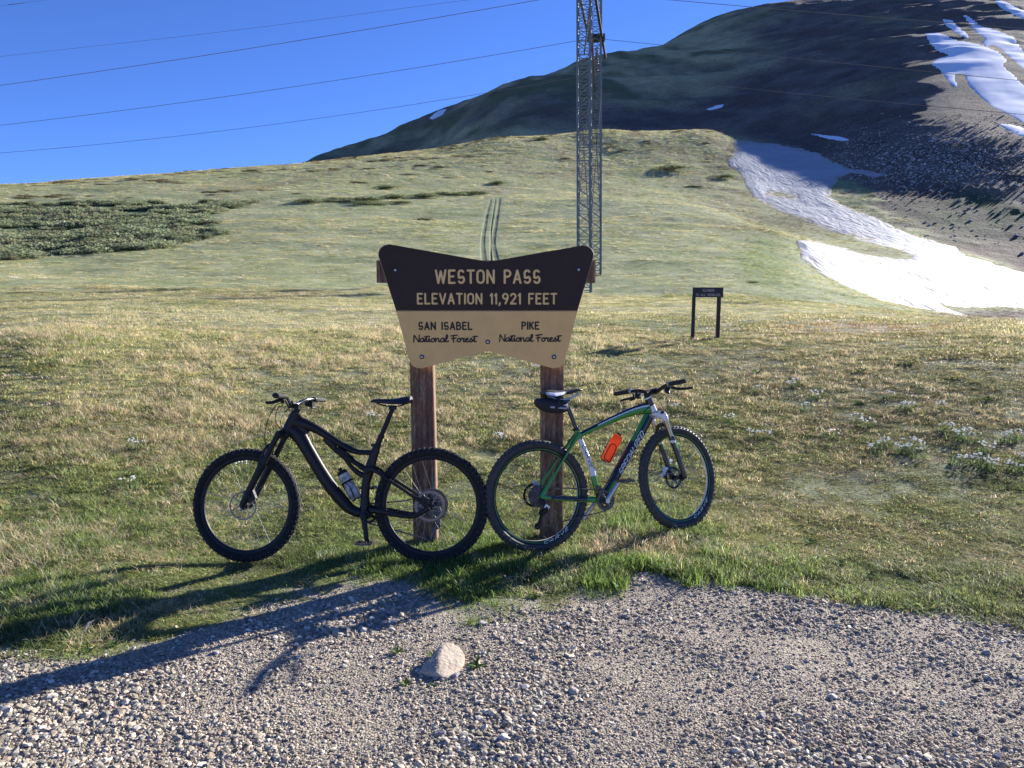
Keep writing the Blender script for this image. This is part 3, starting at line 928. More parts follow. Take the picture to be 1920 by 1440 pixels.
def frustum_pts(n, y0, y1, power=1.0):
    u = RNG.random(n)
    y = (y0 ** -power + u * (y1 ** -power - y0 ** -power)) ** (-1 / power)
    x = RNG.uniform(-1, 1, n) * (y * .78 + .75)
    return x, y
def clip_gravel(x, y, keep_out=.03):
    g = gravel_mask(x, y)
    k = RNG.random(len(x)) < np.clip(g + keep_out, 0, 1)
    return x[k], y[k]
x, y = frustum_pts(330000, 2.0, 5.0)
x, y = clip_gravel(x, y)
size = np.clip(np.exp(RNG.normal(math.log(.0033), .58, len(x))), .0016, .015)
size *= np.clip(1 + 1.3 * fbm(x * 1.7, y * 2.2, 4, 501), .62, 1.45)
big = RNG.random(len(x)) < .007
size = np.where(big, RNG.uniform(.009, .016, len(x)), size)
tone = RNG.normal(1, .33, len(x)).clip(.45, 1.7)[:, None]
pal = np.array([[.38, .325, .25], [.33, .29, .235], [.43, .37, .29], [.37, .285, .215], [.29, .265, .23], [.53, .475, .39]])
pal = pal * np.array([1.0, .985, .93])
tint = pal[RNG.integers(0, 6, len(x))] * tone
pebbles('gravel', x, y, size, 'loose grey gravel of the pull-out', tint, PEB)
# scree stones on the mountain foot
cand = np.argwhere((GPX > 1560) & (GPX < 1990) & (GPY > 215) & (GPY < 470) & (G_MT > .5) & (RR[None] < 560) & (RR[None] > 165))
w = np.exp(-((GPX[cand[:, 0], cand[:, 1]] - 1760) / 170) ** 2 - ((GPY[cand[:, 0], cand[:, 1]] - 300) / 48) ** 2) + .02
ch = cand[RNG.choice(len(cand), 5200, p=w / w.sum())]
sx = GX[ch[:, 0], ch[:, 1]] + RNG.normal(0, 1.5, len(ch)); sy = GY[ch[:, 0], ch[:, 1]] + RNG.normal(0, 2.5, len(ch))
ssz = np.clip(np.exp(RNG.normal(math.log(.2), .45, len(ch))), .08, .6)
pebbles('scree', sx, sy, ssz, 'pale scree stones scattered on the dark slope', np.array([.42, .40, .38]) * RNG.uniform(.35, 1.2, (len(ch), 1)), PEB, .42)

# ------------------------------------------------------------------ single-stroke lettering
def arc(cx, cy, rx, ry, a0, a1, n=9):
    return [(cx + rx * math.cos(rad(a0 + (a1 - a0) * i / (n - 1))), cy + ry * math.sin(rad(a0 + (a1 - a0) * i / (n - 1)))) for i in range(n)]
S_CURVE = arc(.24, .76, .21, .24, 35, 200, 8) + arc(.24, .52, .23, .14, 215, 240, 2) + arc(.25, .26, .23, .26, 62, -145, 10)
GLYPH = {   # width, strokes (unit height)
    'W': (.78, [[(0, 1), (.19, 0), (.39, .92), (.59, 0), (.78, 1)]]),
    'E': (.44, [[(.44, 1), (0, 1), (0, 0), (.44, 0)], [(0, .52), (.34, .52)]]),
    'S': (.48, [S_CURVE]),
    'T': (.50, [[(0, 1), (.5, 1)], [(.25, 1), (.25, 0)]]),
    'O': (.52, [arc(.26, .74, .26, .26, 0, 180, 9) + arc(.26, .26, .26, .26, 180, 360, 9) + [(.52, .74)]]),
    'N': (.52, [[(0, 0), (0, 1), (.52, 0), (.52, 1)]]),
    'P': (.46, [[(0, 0), (0, 1)] + [(.22, 1)] + arc(.22, .75, .24, .25, 80, -80, 8) + [(.22, .5), (0, .5)]]),
    'A': (.54, [[(0, 0), (.27, 1), (.54, 0)], [(.1, .3), (.44, .3)]]),
    'L': (.42, [[(0, 1), (0, 0), (.42, 0)]]),
    'V': (.54, [[(0, 1), (.27, 0), (.54, 1)]]),
    'I': (.0, [[(0, 1), (0, 0)]]),
    'F': (.42, [[(0, 0), (0, 1), (.42, 1)], [(0, .52), (.33, .52)]]),
    'K': (.48, [[(0, 1), (0, 0)], [(.46, 1), (0, .42)], [(.16, .6), (.48, 0)]]),
    'B': (.48, [[(0, 0), (0, 1), (.2, 1)] + arc(.2, .77, .23, .23, 80, -80, 7) + [(.2, .54), (0, .54)], [(.2, .54)] + arc(.22, .27, .26, .27, 80, -80, 7) + [(.2, 0), (0, 0)]]),
    '1': (.13, [[(0, .82), (.13, 1), (.13, 0)]]),
    '9': (.48, [arc(.24, .74, .24, .26, 0, 360, 16) + [(.46, .5), (.24, 0)]]),
    '2': (.48, [arc(.24, .74, .23, .26, 165, -30, 9) + [(0, 0), (.48, 0)]]),
    ',': (.06, [[(.06, .06), (0, -.16)]]),
    'C': (.50, [arc(.26, .72, .26, .28, 25, 180, 8) + arc(.26, .28, .26, .28, 180, 335, 8)]),
    'D': (.50, [[(0, 0), (0, 1), (.2, 1)] + arc(.2, .72, .3, .28, 80, 0, 5) + arc(.2, .28, .3, .28, 0, -80, 5) + [(.2, 0), (0, 0)]]),
    'H': (.50, [[(0, 0), (0, 1)], [(.5, 0), (.5, 1)], [(0, .52), (.5, .52)]]),
    'R': (.48, [[(0, 0), (0, 1), (.22, 1)] + arc(.22, .75, .24, .25, 80, -80, 8) + [(0, .5)], [(.2, .5), (.48, 0)]]),
    'Z': (.48, [[(0, 1), (.48, 1), (0, 0), (.48, 0)]]),
    ' ': (.30, []),
}
SCRIPT = {   # joined brush hand, x-height .55
    'N': (.62, [[(.0, 0), (.03, .5), (.06, 1.0), (.3, .5), (.52, .02), (.55, .5), (.58, 1.02)]]),
    'F': (.55, [[(-.02, .9), (.2, .97), (.62, 1.04)], [(.2, .96), (.22, .5), (.2, .0)], [(.02, .52), (.22, .54), (.46, .62)]]),
    'a': (.50, [[(.44, .5), (.26, .58), (.06, .36), (.04, .1), (.18, .02), (.34, .2), (.42, .5), (.40, .2), (.44, .04), (.54, .12)]]),
    't': (.36, [[(-.02, .14), (.12, .5), (.2, .84), (.16, .3), (.2, .03), (.36, .12)], [(.02, .78), (.2, .84), (.46, .86)]]),
    'i': (.26, [[(-.02, .14), (.1, .54), (.1, .15), (.16, .03), (.28, .14)], [(.12, .78), (.14, .8)]]),
    'o': (.44, [[(.26, .56), (.06, .4), (.06, .1), (.22, .02), (.38, .2), (.36, .48), (.24, .54), (.34, .42), (.5, .46)]]),
    'n': (.52, [[(-.02, .46), (.06, .56), (.07, .02)], [(.08, .3), (.22, .54), (.34, .5), (.36, .1), (.44, .03), (.54, .14)]]),
    'l': (.30, [[(-.02, .16), (.22, .6), (.26, .98), (.14, 1.02), (.08, .5), (.1, .08), (.24, .03), (.34, .16)]]),
    'r': (.40, [[(-.02, .4), (.08, .58), (.2, .5), (.32, .54), (.24, .3), (.24, .06), (.34, .03), (.44, .12)]]),
    'e': (.42, [[(.0, .2), (.24, .34), (.32, .52), (.18, .58), (.06, .34), (.1, .06), (.26, .02), (.44, .16)]]),
    's': (.38, [[(-.02, .12), (.14, .38), (.22, .58), (.26, .34), (.32, .12), (.2, .01), (.06, .06)], [(.3, .06), (.42, .14)]]),
    ' ': (.34, []),
}


def split_sharp(P, lim=42):
    runs, cur = [], [P[0]]
    for i in range(1, len(P)):
        cur.append(P[i])
        if i < len(P) - 1:
            a, b = P[i] - P[i - 1], P[i + 1] - P[i]
            if a.length > 1e-6 and b.length > 1e-6 and a.angle(b) > rad(lim):
                runs.append(cur); cur = [P[i]]
    runs.append(cur)
    return runs


def text_mb(txt, x0, x1, z0, h, stroke, y, script=False, depth=.004, M=None, slant=0.0, gap=.30, n=8, each=False):
    """letters between x0 and x1 with the base line at z0, proud of the plane y"""
    G = SCRIPT if script else GLYPH
    gap = .0 if script else gap
    W = sum(G[c][0] for c in txt) + gap * (len(txt) - 1)
    sx = (x1 - x0) / W
    mb = MB(); cx = 0
    letters = []
    for c in txt:
        w, st = G[c]
        if each: mb = MB(); letters.append(mb)
        for s in st:
            q = s
            p = [Vector((x0 + (cx + a) * sx + slant * b * h, y, z0 + b * h)) for a, b in q]
            k = 4 if script and len(p) > 2 else 0
            P = catmull(p, [(1, 1)] * len(p), k)[0] if k else p
            for j, run in enumerate(split_sharp(P)):
                mb.tube(run, [(stroke / 2, depth * (1 - .08 * (j % 3)))] * len(run), n=n, round_ends=True, up=Vector((0, 1, 0)))
        cx += w + gap
    return [l for l in letters if l.v] if each else mb


# ------------------------------------------------------------------ pass sign
def wood_material(name, c0, c1, c2):
    m = mat(name, c0, rough=.85, spec=.25)
    N, L = m.node_tree.nodes, m.node_tree.links
    p = N['Principled BSDF']
    tc = N.new('ShaderNodeTexCoord')
    mp = N.new('ShaderNodeMapping'); mp.inputs['Scale'].default_value = (26, 26, 1.1)
    L.new(tc.outputs['Object'], mp.inputs['Vector'])
    t = N.new('ShaderNodeTexNoise'); t.inputs['Scale'].default_value = 1.6; t.inputs['Detail'].default_value = 8; t.inputs['Roughness'].default_value = .7
    L.new(mp.outputs[0], t.inputs['Vector'])
    mp2 = N.new('ShaderNodeMapping'); mp2.inputs['Scale'].default_value = (90, 90, 30)
    L.new(tc.outputs['Object'], mp2.inputs['Vector'])
    t3 = N.new('ShaderNodeTexNoise'); t3.inputs['Scale'].default_value = 1.0; t3.inputs['Detail'].default_value = 3
    L.new(mp2.outputs[0], t3.inputs['Vector'])
    r = N.new('ShaderNodeValToRGB')
    e = r.color_ramp.elements
    e[0].position = .33; e[0].color = (*c0, 1); e[1].position = .72; e[1].color = (*c2, 1)
    q = e.new(.52); q.color = (*c1, 1)
    add = N.new('ShaderNodeMath'); add.operation = 'MULTIPLY_ADD'; add.inputs[1].default_value = .35; L.new(t3.outputs['Fac'], add.inputs[0]); 
    sub = N.new('ShaderNodeMath'); sub.operation = 'SUBTRACT'; sub.inputs[1].default_value = .175
    L.new(t.outputs['Fac'], sub.inputs[0]); L.new(sub.outputs[0], add.inputs[2])
    L.new(add.outputs[0], r.inputs[0])
    L.new(r.outputs[0], p.inputs['Base Color'])
    b = N.new('ShaderNodeBump'); b.inputs['Strength'].default_value = .6; b.inputs['Distance'].default_value = .006
    L.new(add.outputs[0], b.inputs['Height']); L.new(b.outputs[0], p.inputs['Normal'])
    return m
M_POST = wood_material('stained_timber', (.085, .046, .029), (.19, .108, .066), (.42, .31, .215))
M_BROWN = mat('brown_board', (.034, .020, .014), rough=.6, spec=.25, noise=(5, (.042, .026, .018), .2), bump=(160, .05))
M_TAN = mat('tan_board', (.80, .50, .18), rough=.6, spec=.3, noise=(7, (.74, .455, .165), .12), bump=(160, .05))
M_EDGE = mat('board_edge', (.42, .30, .17), rough=.7)  # pale rim colour stands for light on the front edges
M_CREAM = mat('routed_cream', (.82, .54, .21), rough=.6)
M_INK = mat('routed_black', (.012, .010, .010), rough=.55)
M_ZINC = mat('zinc', (.55, .56, .58), rough=.35, metal=1.0)
M_WASH = mat('dark_washer', (.03, .03, .033), rough=.5, metal=.4)

sign = empty('pass_sign', (-.165, 5.24, 0))
tag(sign, 'brown and tan wooden pass sign with scalloped board on two timber posts', 'sign')
def rel(o, T):                      # geometry written in world metres, object parented at T
    return Vector(o) - Vector(T)
SG = (-.165, 5.24, 0)


def round_corner(p0, p1, p2, r, n=7):
    """fillet at p1"""
    a, b, c = Vector(p0), Vector(p1), Vector(p2)
    u, v = (a - b).normalized(), (c - b).normalized()
    half = u.angle(v) / 2
    d = r / math.tan(half)
    t0, t1 = b + u * d, b + v * d
    ctr = b + (u + v).normalized() * (r / math.sin(half))
    out = []
    for i in range(n):
        k = i / (n - 1)
        q = (t0 * (1 - k) + t1 * k) - ctr
        out.append(tuple(ctr + q.normalized() * r))
    return out
BY = 5.10
corner = dict(tl=(-.905, 2.048), tm=(-.154, 1.917), tr=(.562, 2.040), br=(.338, 1.205), bm=(-.161, 1.338), bl=(-.665, 1.205))
TL = round_corner((-.765, 1.599), corner['tl'], corner['tm'], .062)
TR = round_corner(corner['tm'], corner['tr'], (.433, 1.599), .060)
BR = round_corner((.433, 1.599), corner['br'], corner['bm'], .062)
BL = round_corner(corner['bm'], corner['bl'], (-.765, 1.599), .062)
TM = round_corner(corner['tl'], corner['tm'], corner['tr'], .07, 5)
BM = round_corner(corner['br'], corner['bm'], corner['bl'], .07, 5)
upper = [(-.7655, 1.599)] + TL + TM + TR + [(.4335, 1.599)]            # clockwise seen from the front
lower = [(.4335, 1.599)] + BR + BM + BL + [(-.7655, 1.599)]


def panel(outline, mats, y0, y1, bev=.004):
    mb = MB()
    n = len(outline)
    cx = sum(p[0] for p in outline) / n; cz = sum(p[1] for p in outline) / n
    f = [(x - SG[0], y0 - SG[1], z) for x, z in outline]
    f2 = [(x - SG[0], y0 + bev - SG[1], z) for x, z in outline]
    b = [(x - SG[0], y1 - SG[1], z) for x, z in outline]
    ins = []
    for i in range(n):
        p, a, c = Vector(outline[i]), Vector(outline[i - 1]), Vector(outline[(i + 1) % n])
        e = (c - a).normalized(); nn = Vector((e.y, -e.x))
        if nn.dot(Vector((cx, cz)) - p) < 0: nn = -nn
        ins.append((p.x + nn.x * bev * .8 - SG[0], y0 - SG[1], p.y + nn.y * bev * .8))
    mb.add(ins + f2 + b, [tuple(range(n - 1, -1, -1))] + [(i, (i + 1) % n, n + (i + 1) % n, n + i) for i in range(n)] +
           [(n + i, n + (i + 1) % n, 2 * n + (i + 1) % n, 2 * n + i) for i in range(n)] + [tuple(range(2 * n, 3 * n))], [0] + [1] * n + [1] * n + [0])
    return mb
bu = panel(upper, None, BY, BY + .019).build('upper_panel', [M_BROWN, M_EDGE], sign, smooth=False)
bu['label'] = 'dark brown upper half of the board'
bl_ = panel(lower, None, BY, BY + .019).build('lower_panel', [M_TAN, M_EDGE], sign, smooth=False)
bl_['label'] = 'tan lower half of the board'


def sign_text(txt, px0, px1, py1, py0, stroke_px, m, script=False, lab=None, parent=None):
    a, b = at(px0, py1, BY), at(px1, py0, BY)
    st = stroke_px * .00353
    mb = text_mb(txt, a.x + st / 2 - SG[0], b.x - st / 2 - SG[0], a.z + st / 2, (b.z - a.z) - st, st, BY - .0005 - SG[1], script, depth=.0035, each=True)
    o = empty('lettering', parent=sign)
    for l in mb: l.build('letter', m, o)
    o['label'] = lab
    return o
sign_text('WESTON PASS', 815.6, 1013.8, 532.4, 505, 4.1, M_CREAM, lab='cream line of capitals naming the pass')
sign_text('ELEVATION 11,921 FEET', 781.7, 1045, 571, 549, 3.5, M_CREAM, lab='cream line giving the elevation')
sign_text('SAN ISABEL', 784, 885.8, 619, 603, 3.0, M_INK, lab='black capitals over the left forest name')
sign_text('PIKE', 977.4, 1011.6, 618.5, 602.7, 3.0, M_INK, lab='black capitals over the right forest name')
sign_text('National Forest', 774.5, 894.5, 642.5, 627.6, 2.5, M_INK, True, 'black script on the left')
sign_text('National Forest', 935.5, 1052, 641.5, 626.6, 2.5, M_INK, True, 'black script on the right')
RX90 = Matrix.Rotation(rad(90), 4, 'X')
for px, py in ((741.3, 506.5), (1085, 505.5), (914.5, 641), (791, 669), (1038.7, 669)):
    p = at(px, py, BY)
    M = Matrix.Translation((p.x - SG[0], BY - SG[1], p.z)) @ RX90
    mb = MB()
    mb.lathe([(0.0155, -.001), (.0155, .0025), (.014, .0035), (0, .0035)], 20, M, mat=1)
    mb.lathe([(0.0095, .0035), (.0095, .006), (.0075, .009), (.004, .0105), (0, .011)], 16, M)
    mb.build('bolt', [M_ZINC, M_WASH], sign)
# backing rails, butted behind the board
for zc, zh, x0, x1 in ((1.857, .146, -.893, .551), (1.405, .14, -.655, .33)):
    MB().box(((x0 + x1) / 2 - SG[0], BY + .0205 + .022 - SG[1], zc), (x1 - x0, .044, zh)).build('rail', M_POST, sign, smooth=False)


def timber(xc, w, tilt, name='post'):
    mb = MB()
    d = .145
    hw = w / 2
    o = [(-hw + .008, 0), (-hw, .008), (-hw, d - .008), (-hw + .008, d), (hw - .008, d), (hw, d - .008), (hw, .008), (hw - .008, 0)]
    vs = []
    zs = [-.35, -.02, .3, .7, 1.1, 1.5, 1.985]
    for i, z in enumerate(zs):
        k = 1 + .012 * math.sin(3.1 * z + xc * 9)
        vs += [(x * k, y - d / 2, z) for x, y in o]
    fs = []
    for i in range(len(zs) - 1):
        for j in range(8):
            fs.append((i * 8 + j, (i + 1) * 8 + j, (i + 1) * 8 + (j + 1) % 8, i * 8 + (j + 1) % 8))
    fs.append(tuple(range(8))); fs.append(tuple(len(vs) - 8 + j for j in (7, 6, 5, 4, 3, 2, 1, 0)))
    mb.add(vs, fs)
    p = mb.build(name, M_POST, sign, smooth=False)
    p.location = (xc - SG[0], BY + .0665 + d / 2 - SG[1], 0)
    p.rotation_euler = (0, tilt, 0)
    # split crack running down the face
    return p
timber(-.600, .160, rad(-.5))
timber(.275, .156, rad(-.1))

# ------------------------------------------------------------------ small closed-road sign out in the meadow
M_OLDWOOD = mat('dark_weathered_wood', (.030, .026, .028), rough=.8, noise=(30, (.05, .042, .04), .2))
M_PALE = mat('pale_paint', (.45, .43, .38), rough=.7)
cs = hit([1325], [636])[0]
CY = cs[1]
closed = empty('closed_sign', (cs[0], cs[1], cs[2]))
tag(closed, 'small dark wooden sign on two posts standing out in the meadow', 'sign')
pa, pb = at(1299, 539, CY), at(1355.5, 557.5, CY)
def loc(p): return Vector((p.x - cs[0], p.y - cs[1], p.z - cs[2]))
a_, b_ = loc(pa), loc(pb)
MB().box(((a_.x + b_.x) / 2, 0, (a_.z + b_.z) / 2), (b_.x - a_.x, .022, a_.z - b_.z)).build('board', M_OLDWOOD, closed, smooth=False)
for px0, px1, lean in ((1299.5, 1305, rad(.6)), (1346.5, 1352.5, rad(.6))):
    u, v = loc(at(px0, 560, CY)), loc(at(px1, 560, CY))
    w = v.x - u.x
    o = MB().box((0, 0, -.55), (w, w * 1.3, 1.1), taper=.97).build('post', M_OLDWOOD, closed, smooth=False)
    o.location = ((u.x + v.x) / 2, .045, b_.z + .06); o.rotation_euler = (0, lean, 0)
hb = a_.z - b_.z
wd = b_.x - a_.x
text_mb('CLOSED', a_.x + wd * .33, a_.x + wd * .69, b_.z + hb * .60, hb * .22, .0075, -.0115, depth=.002).build('lettering', M_PALE, closed)['label'] = 'worn upper line of pale capitals'
text_mb('TO ALL VEHICLES', a_.x + wd * .10, a_.x + wd * .90, b_.z + hb * .14, hb * .22, .0065, -.0115, depth=.002).build('lettering', M_PALE, closed)['label'] = 'worn lower line of pale capitals'

# ------------------------------------------------------------------ lattice tower and wires
M_STEEL = mat('galvanised_steel', (.17, .195, .215), rough=.6, metal=.1, spec=.3, noise=(3, (.125, .145, .16), .2))
M_RUST = mat('dark_steel', (.045, .04, .04), rough=.85, spec=.1)
M_GLAZE = mat('brown_glazed_insulator', (.035, .022, .02), rough=.25)
M_WIRE = mat('weathered_wire', (.16, .14, .135), rough=.6, metal=.1)
tower = empty('power_line_tower', (4.4, 47, float(height(4.4, 47))))
tag(tower, 'grey steel lattice tower of two masts carrying the power line', 'tower')
TZ = tower.location.z
tower.rotation_euler = (0, rad(-.6), 0)
ADIR = Vector((.173, 1, 0)).normalized(); WDIR = Vector((ADIR.y, -ADIR.x, 0))
MASTS = [(Vector((4.4, 47.0, 0)), .76, 1094.5), (Vector((6.13, 57.0, 0)), .78, 1114)]
LEGH = 20.4
mast_pos = []
for mi, (mp, w, _) in enumerate(MASTS):
    mz = float(height(mp.x, mp.y))
    mo = empty('mast', (mp.x - tower.location.x, mp.y - tower.location.y, mz - TZ), (0, 0, math.atan2(-.173, 1) * 1.0), tower)
    top = TZ + LEGH + 1.5 - mz
    h = w / 2
    for sx_ in (-1, 1):
        for sy_ in (-1, 1):
            MB().tube([(sx_ * h, sy_ * h, -.3), (sx_ * h, sy_ * h, top)], .062, n=6).build('leg', M_STEEL, mo)
    br = MB()
    npan = int(top / .76)
    for k in range(npan):
        z0, z1 = k * .76, (k + 1) * .76
        zm = z0 + .12
        for (ax, ay, bx, by) in ((-h, -h, h, -h), (h, -h, h, h), (h, h, -h, h), (-h, h, -h, -h)):
            br.tube([(ax, ay, zm), (bx, by, zm)], .027, n=4)
            br.tube([(ax, ay, z0 + .30), (bx, by, z0 + .30)], .022, n=4)
            br.tube([(ax, ay, z0 + .30), (bx, by, z1 + .12)], .028, n=4)
            br.tube([(bx, by, z0 + .30), (ax, ay, z1 + .12)], .028, n=4)
    br.build('bracing', M_STEEL, mo, smooth=False)
    mast_pos.append((mp, mz))
# long cross braces between the two masts
T0 = Vector(tower.location)  # tower foot
m0, m1 = mast_pos[0][0], mast_pos[1][0]
for s_ in (-1, 1):
    off = WDIR * (.42 * s_)
    for (za, zb) in ((4.5, 14.5), (14.5, 4.5)):
        MB().tube([m0 + off + Vector((0, 0, TZ + za)) - T0, m1 + off + Vector((0, 0, TZ + zb)) - T0], .022, n=6).build('cross_brace', M_RUST, tower)
# cross-arm: two dark beams with blocks
arm_z = EYE + 18.75
c_at = lambda d: Vector((4.4 + (d - 47) * .173, d, 0))
for s_ in (-1, 1):
    off = WDIR * (.47 * s_)
    MB().tube([c_at(41.0) + off + Vector((0, 0, arm_z)) - T0, c_at(61.5) + off + Vector((0, 0, arm_z)) - T0], .11, n=4).build('cross_arm', M_RUST, tower, smooth=False)
for (d0, z0, d1, z1) in ((47, arm_z - 4.2, 51.5, arm_z), (57, arm_z - 4.2, 52.5, arm_z)):
    MB().tube([c_at(d0) + Vector((0, 0, z0)) - T0, c_at(d1) + Vector((0, 0, z1)) - T0], .05, n=6).build('arm_brace', M_RUST, tower)
for d in (47, 57):
    MB().box(c_at(d) + Vector((0, 0, arm_z)) - T0, (1.3, .5, .45)).build('arm_block', M_RUST, tower, smooth=False)
H_WIRE = EYE + 16.78
COND = [43.7, 51.0, 58.5]
for d in COND:
    p = c_at(d)
    mb = MB()
    prof = [(.02, 0)]
    zt, zb = arm_z - .1, H_WIRE + .12
    n = 11
    for k in range(n):
        z = zt - .12 - (zt - zb - .2) * k / (n - 1)
        prof += [(.03, z + .06 - zt), (.13, z - zt), (.135, z - .03 - zt), (.04, z - .045 - zt)]
    prof.append((.02, zb - zt - .05))
    mb.lathe([(r, z) for r, z in prof], 10, Matrix.Translation(p + Vector((0, 0, zt)) - T0))
    mb.box(p + Vector((0, 0, zb - .05)) - T0, (.5, .09, .12))
    mb.build('insulator', M_GLAZE, tower)


def wire_plane(px, py, P):
    d = Vector(ray(px, py)); nrm = ADIR
    t = (P - Vector(C0)).dot(nrm) / d.dot(nrm)
    return Vector(C0) + d * t


def fit_wire(P, left, right, r, label, kind):
    """wire through P in the plane of the line, sagging as the two sides show it"""
    A = []
    for side in (left, right):
        s_, z_ = [], []
        for (px, py) in side:
            q = wire_plane(px, py, P)
            s_.append((q - P).dot(WDIR)); z_.append(q.z - P.z)
        s_, z_ = np.array(s_), np.array(z_)
        # z = a s + b s^2
        Mx = np.stack([s_, s_ ** 2], 1)
        sol = np.linalg.lstsq(Mx, z_, rcond=None)[0]
        A.append(sol)
    pts_ = []
    for s in np.concatenate([np.linspace(-92, 0, 40), np.linspace(0, 92, 40)[1:]]):
        a, b = A[0] if s < 0 else A[1]
        pts_.append(Vector((P.x + WDIR.x * s, P.y + WDIR.y * s, P.z + a * s + b * s * s)) - P)
    mb = MB().tube(pts_, r, n=5)
    o = mb.build('power_wire', M_WIRE)
    o.location = P
    tag(o, label, kind, 'wires of the power line')
LEFTS = [[(0, 160), (500, 87), (985, 0)], [(0, 235), (550, 163), (1000, 90)], [(0, 287), (480, 237), (900, 177)]]
RIGHTS = [[(1250, 0), (1420, 12), (1560, 27), (1920, 53)], [(1200, 81), (1600, 120), (1920, 152)], [(1160, 145), (1500, 175), (1920, 215)]]
WL = ['nearest and thickest overhead wire, leaving the picture at its top edge', 'overhead wire that meets the tower below the top of the picture', 'lowest overhead wire, vanishing behind the mountain skyline']
for d, l_, r_, lab in zip(COND, LEFTS, RIGHTS, WL):
    P = c_at(d); P.z = H_WIRE
    fit_wire(P, l_, r_, .016, lab, 'wire')
for d, l_, lab in ((47, [(0, 106), (430, 58), (870, 1)], 'thin faint overhead wire above the three thicker ones'), (57, [(0, 11), (45, 6), (95, -1)], 'thin faint wire crossing the top left corner of the sky')):
    q = wire_plane(*l_[-1], c_at(d))
    s0 = (q - c_at(d)).dot(WDIR)
    ends = [wire_plane(a, b, c_at(d)) for a, b in l_]
    e0, e1 = ends[0], ends[-1]
    dirv = (e1 - e0)
    pts_ = [e0 - dirv * .35 + Vector((0, 0, .0)), e0, ends[1], e1]
    tops = c_at(d) + Vector((0, 0, e1.z + (e1.z - e0.z) * ((c_at(d) - e1).dot(WDIR) / max((e1 - e0).dot(WDIR), 1)) * .8))
    pts_.append(tops)
    pts_.append(tops + WDIR * 60 + Vector((0, 0, -.5)))
    o = MB().tube([p - tops for p in pts_], .009, n=5, smooth=10).build('shield_wire', M_WIRE)
    o.location = tops
    tag(o, lab, 'wire', 'wires of the power line')

# ------------------------------------------------------------------ pale rock in the gravel
M_ROCK = mat('sandstone', (.38, .30, .215), rough=.9, spec=.2, noise=(13, (.52, .43, .325), .2), bump=(55, .6))
rp = hit([828], [1272])[0]
bm = bmesh.new()
pp = [(-.098, .0, -.03), (-.096, .0, .012), (-.085, .03, .030), (-.055, .075, .052), (-.025, .115, .075), (-.012, .15, .098), (.010, .155, .100), (.045, .15, .078), (.075, .13, .055), (.090, .10, .036), (.092, .07, .018), (.085, .05, -.02), (.072, .01, .012), (.058, -.03, -.005),
      (.035, -.055, -.03), (.005, -.058, .018), (-.018, -.040, .034), (-.020, .02, .060), (-.018, .08, .082), (-.060, -.022, .012), (-.05, .13, -.03), (.08, .15, -.03), (.02, -.05, .016)]
for p in pp: bm.verts.new(Vector((p[0] * 1.04, p[1] * 1.12, p[2] * .68)))
bmesh.ops.convex_hull(bm, input=bm.verts)
bmesh.ops.delete(bm, geom=[v for v in bm.verts if not v.link_faces], context='VERTS')
bmesh.ops.triangulate(bm, faces=bm.faces)
bmesh.ops.subdivide_edges(bm, edges=bm.edges, cuts=3, use_grid_fill=True)
for _ in range(1): bmesh.ops.smooth_vert(bm, verts=bm.verts, factor=.35, use_axis_x=True, use_axis_y=True, use_axis_z=True)
for v in bm.verts:
    q = v.co
    v.co += q.normalized() * .007 * float(fbm(np.array(q.x * 22 + q.z * 9), np.array(q.y * 22 - q.z * 14), 3, 71))
me = bpy.data.meshes.new('rock'); bm.to_mesh(me); bm.free(); me.materials.append(M_ROCK)
me.polygons.foreach_set('use_smooth', [True] * len(me.polygons)); me.set_sharp_from_angle(angle=rad(24))
rock = link(bpy.data.objects.new('rock', me))
rock.location = (rp[0], rp[1] + .045, rp[2] + .004)
tag(rock, 'pale tan wedge-shaped rock lying in the gravel', 'rock')
# a few larger loose stones that can be told apart
stone_me = [pebble('stone', 90 + k, 2) for k in range(4)]
for i, me_ in enumerate(stone_me):
    me_.materials.append(mat('loose_stone', [(.30, .27, .25), (.40, .37, .34), (.24, .22, .21), (.36, .31, .27)][i], rough=.9, spec=.2, noise=(14, [(.38, .34, .31), (.48, .44, .40), (.31, .29, .28), (.43, .38, .33)][i], .2)))

# ------------------------------------------------------------------ bicycles
M_CARBON = mat('satin_black_frame', (.012, .0095, .0085), rough=.42, spec=.32, noise=(3, (.018, .014, .012), .25))
M_GBLACK = mat('gloss_black_paint', (.010, .011, .016), rough=.18, spec=.5, coat=.5)
M_BLK = mat('black_alloy', (.010, .010, .011), rough=.5, spec=.3, noise=(40, (.015, .015, .016), .2))
M_RUB = mat('tyre_rubber', (.012, .012, .013), rough=.8, spec=.22, noise=(30, (.026, .024, .022), .18))
M_RUBG = mat('dusty_rubber', (.030, .030, .030), rough=.6, spec=.35, noise=(25, (.065, .06, .055), .18))
M_KNOB = mat('dusty_tread', (.055, .052, .047), rough=.7, spec=.3, noise=(60, (.11, .10, .09), .2))
M_GRIP = mat('rubber_grip', (.022, .022, .024), rough=.8, bump=(300, .5))
M_GREEN = mat('green_paint', (.035, .24, .035), rough=.22, spec=.5, coat=.6)
M_WHITE = mat('white_paint', (.72, .73, .74), rough=.25, spec=.5, coat=.4)
M_SILVER = mat('brushed_silver', (.50, .50, .51), rough=.32, metal=1.0)
M_GOLD = mat('champagne_stanchion', (.42, .37, .27), rough=.22, metal=.9)
M_BRASS = mat('bronze_rotor', (.23, .175, .13), rough=.42, metal=.6)
M_STEELD = mat('dark_chain_steel', (.055, .053, .05), rough=.42, metal=.7, noise=(90, (.14, .13, .12), .2))
M_SPOKE = mat('steel_spoke', (.25, .25, .26), rough=.3, metal=1.0)
M_SADDLE = mat('black_saddle_cover', (.016, .016, .018), rough=.5, bump=(120, .15))
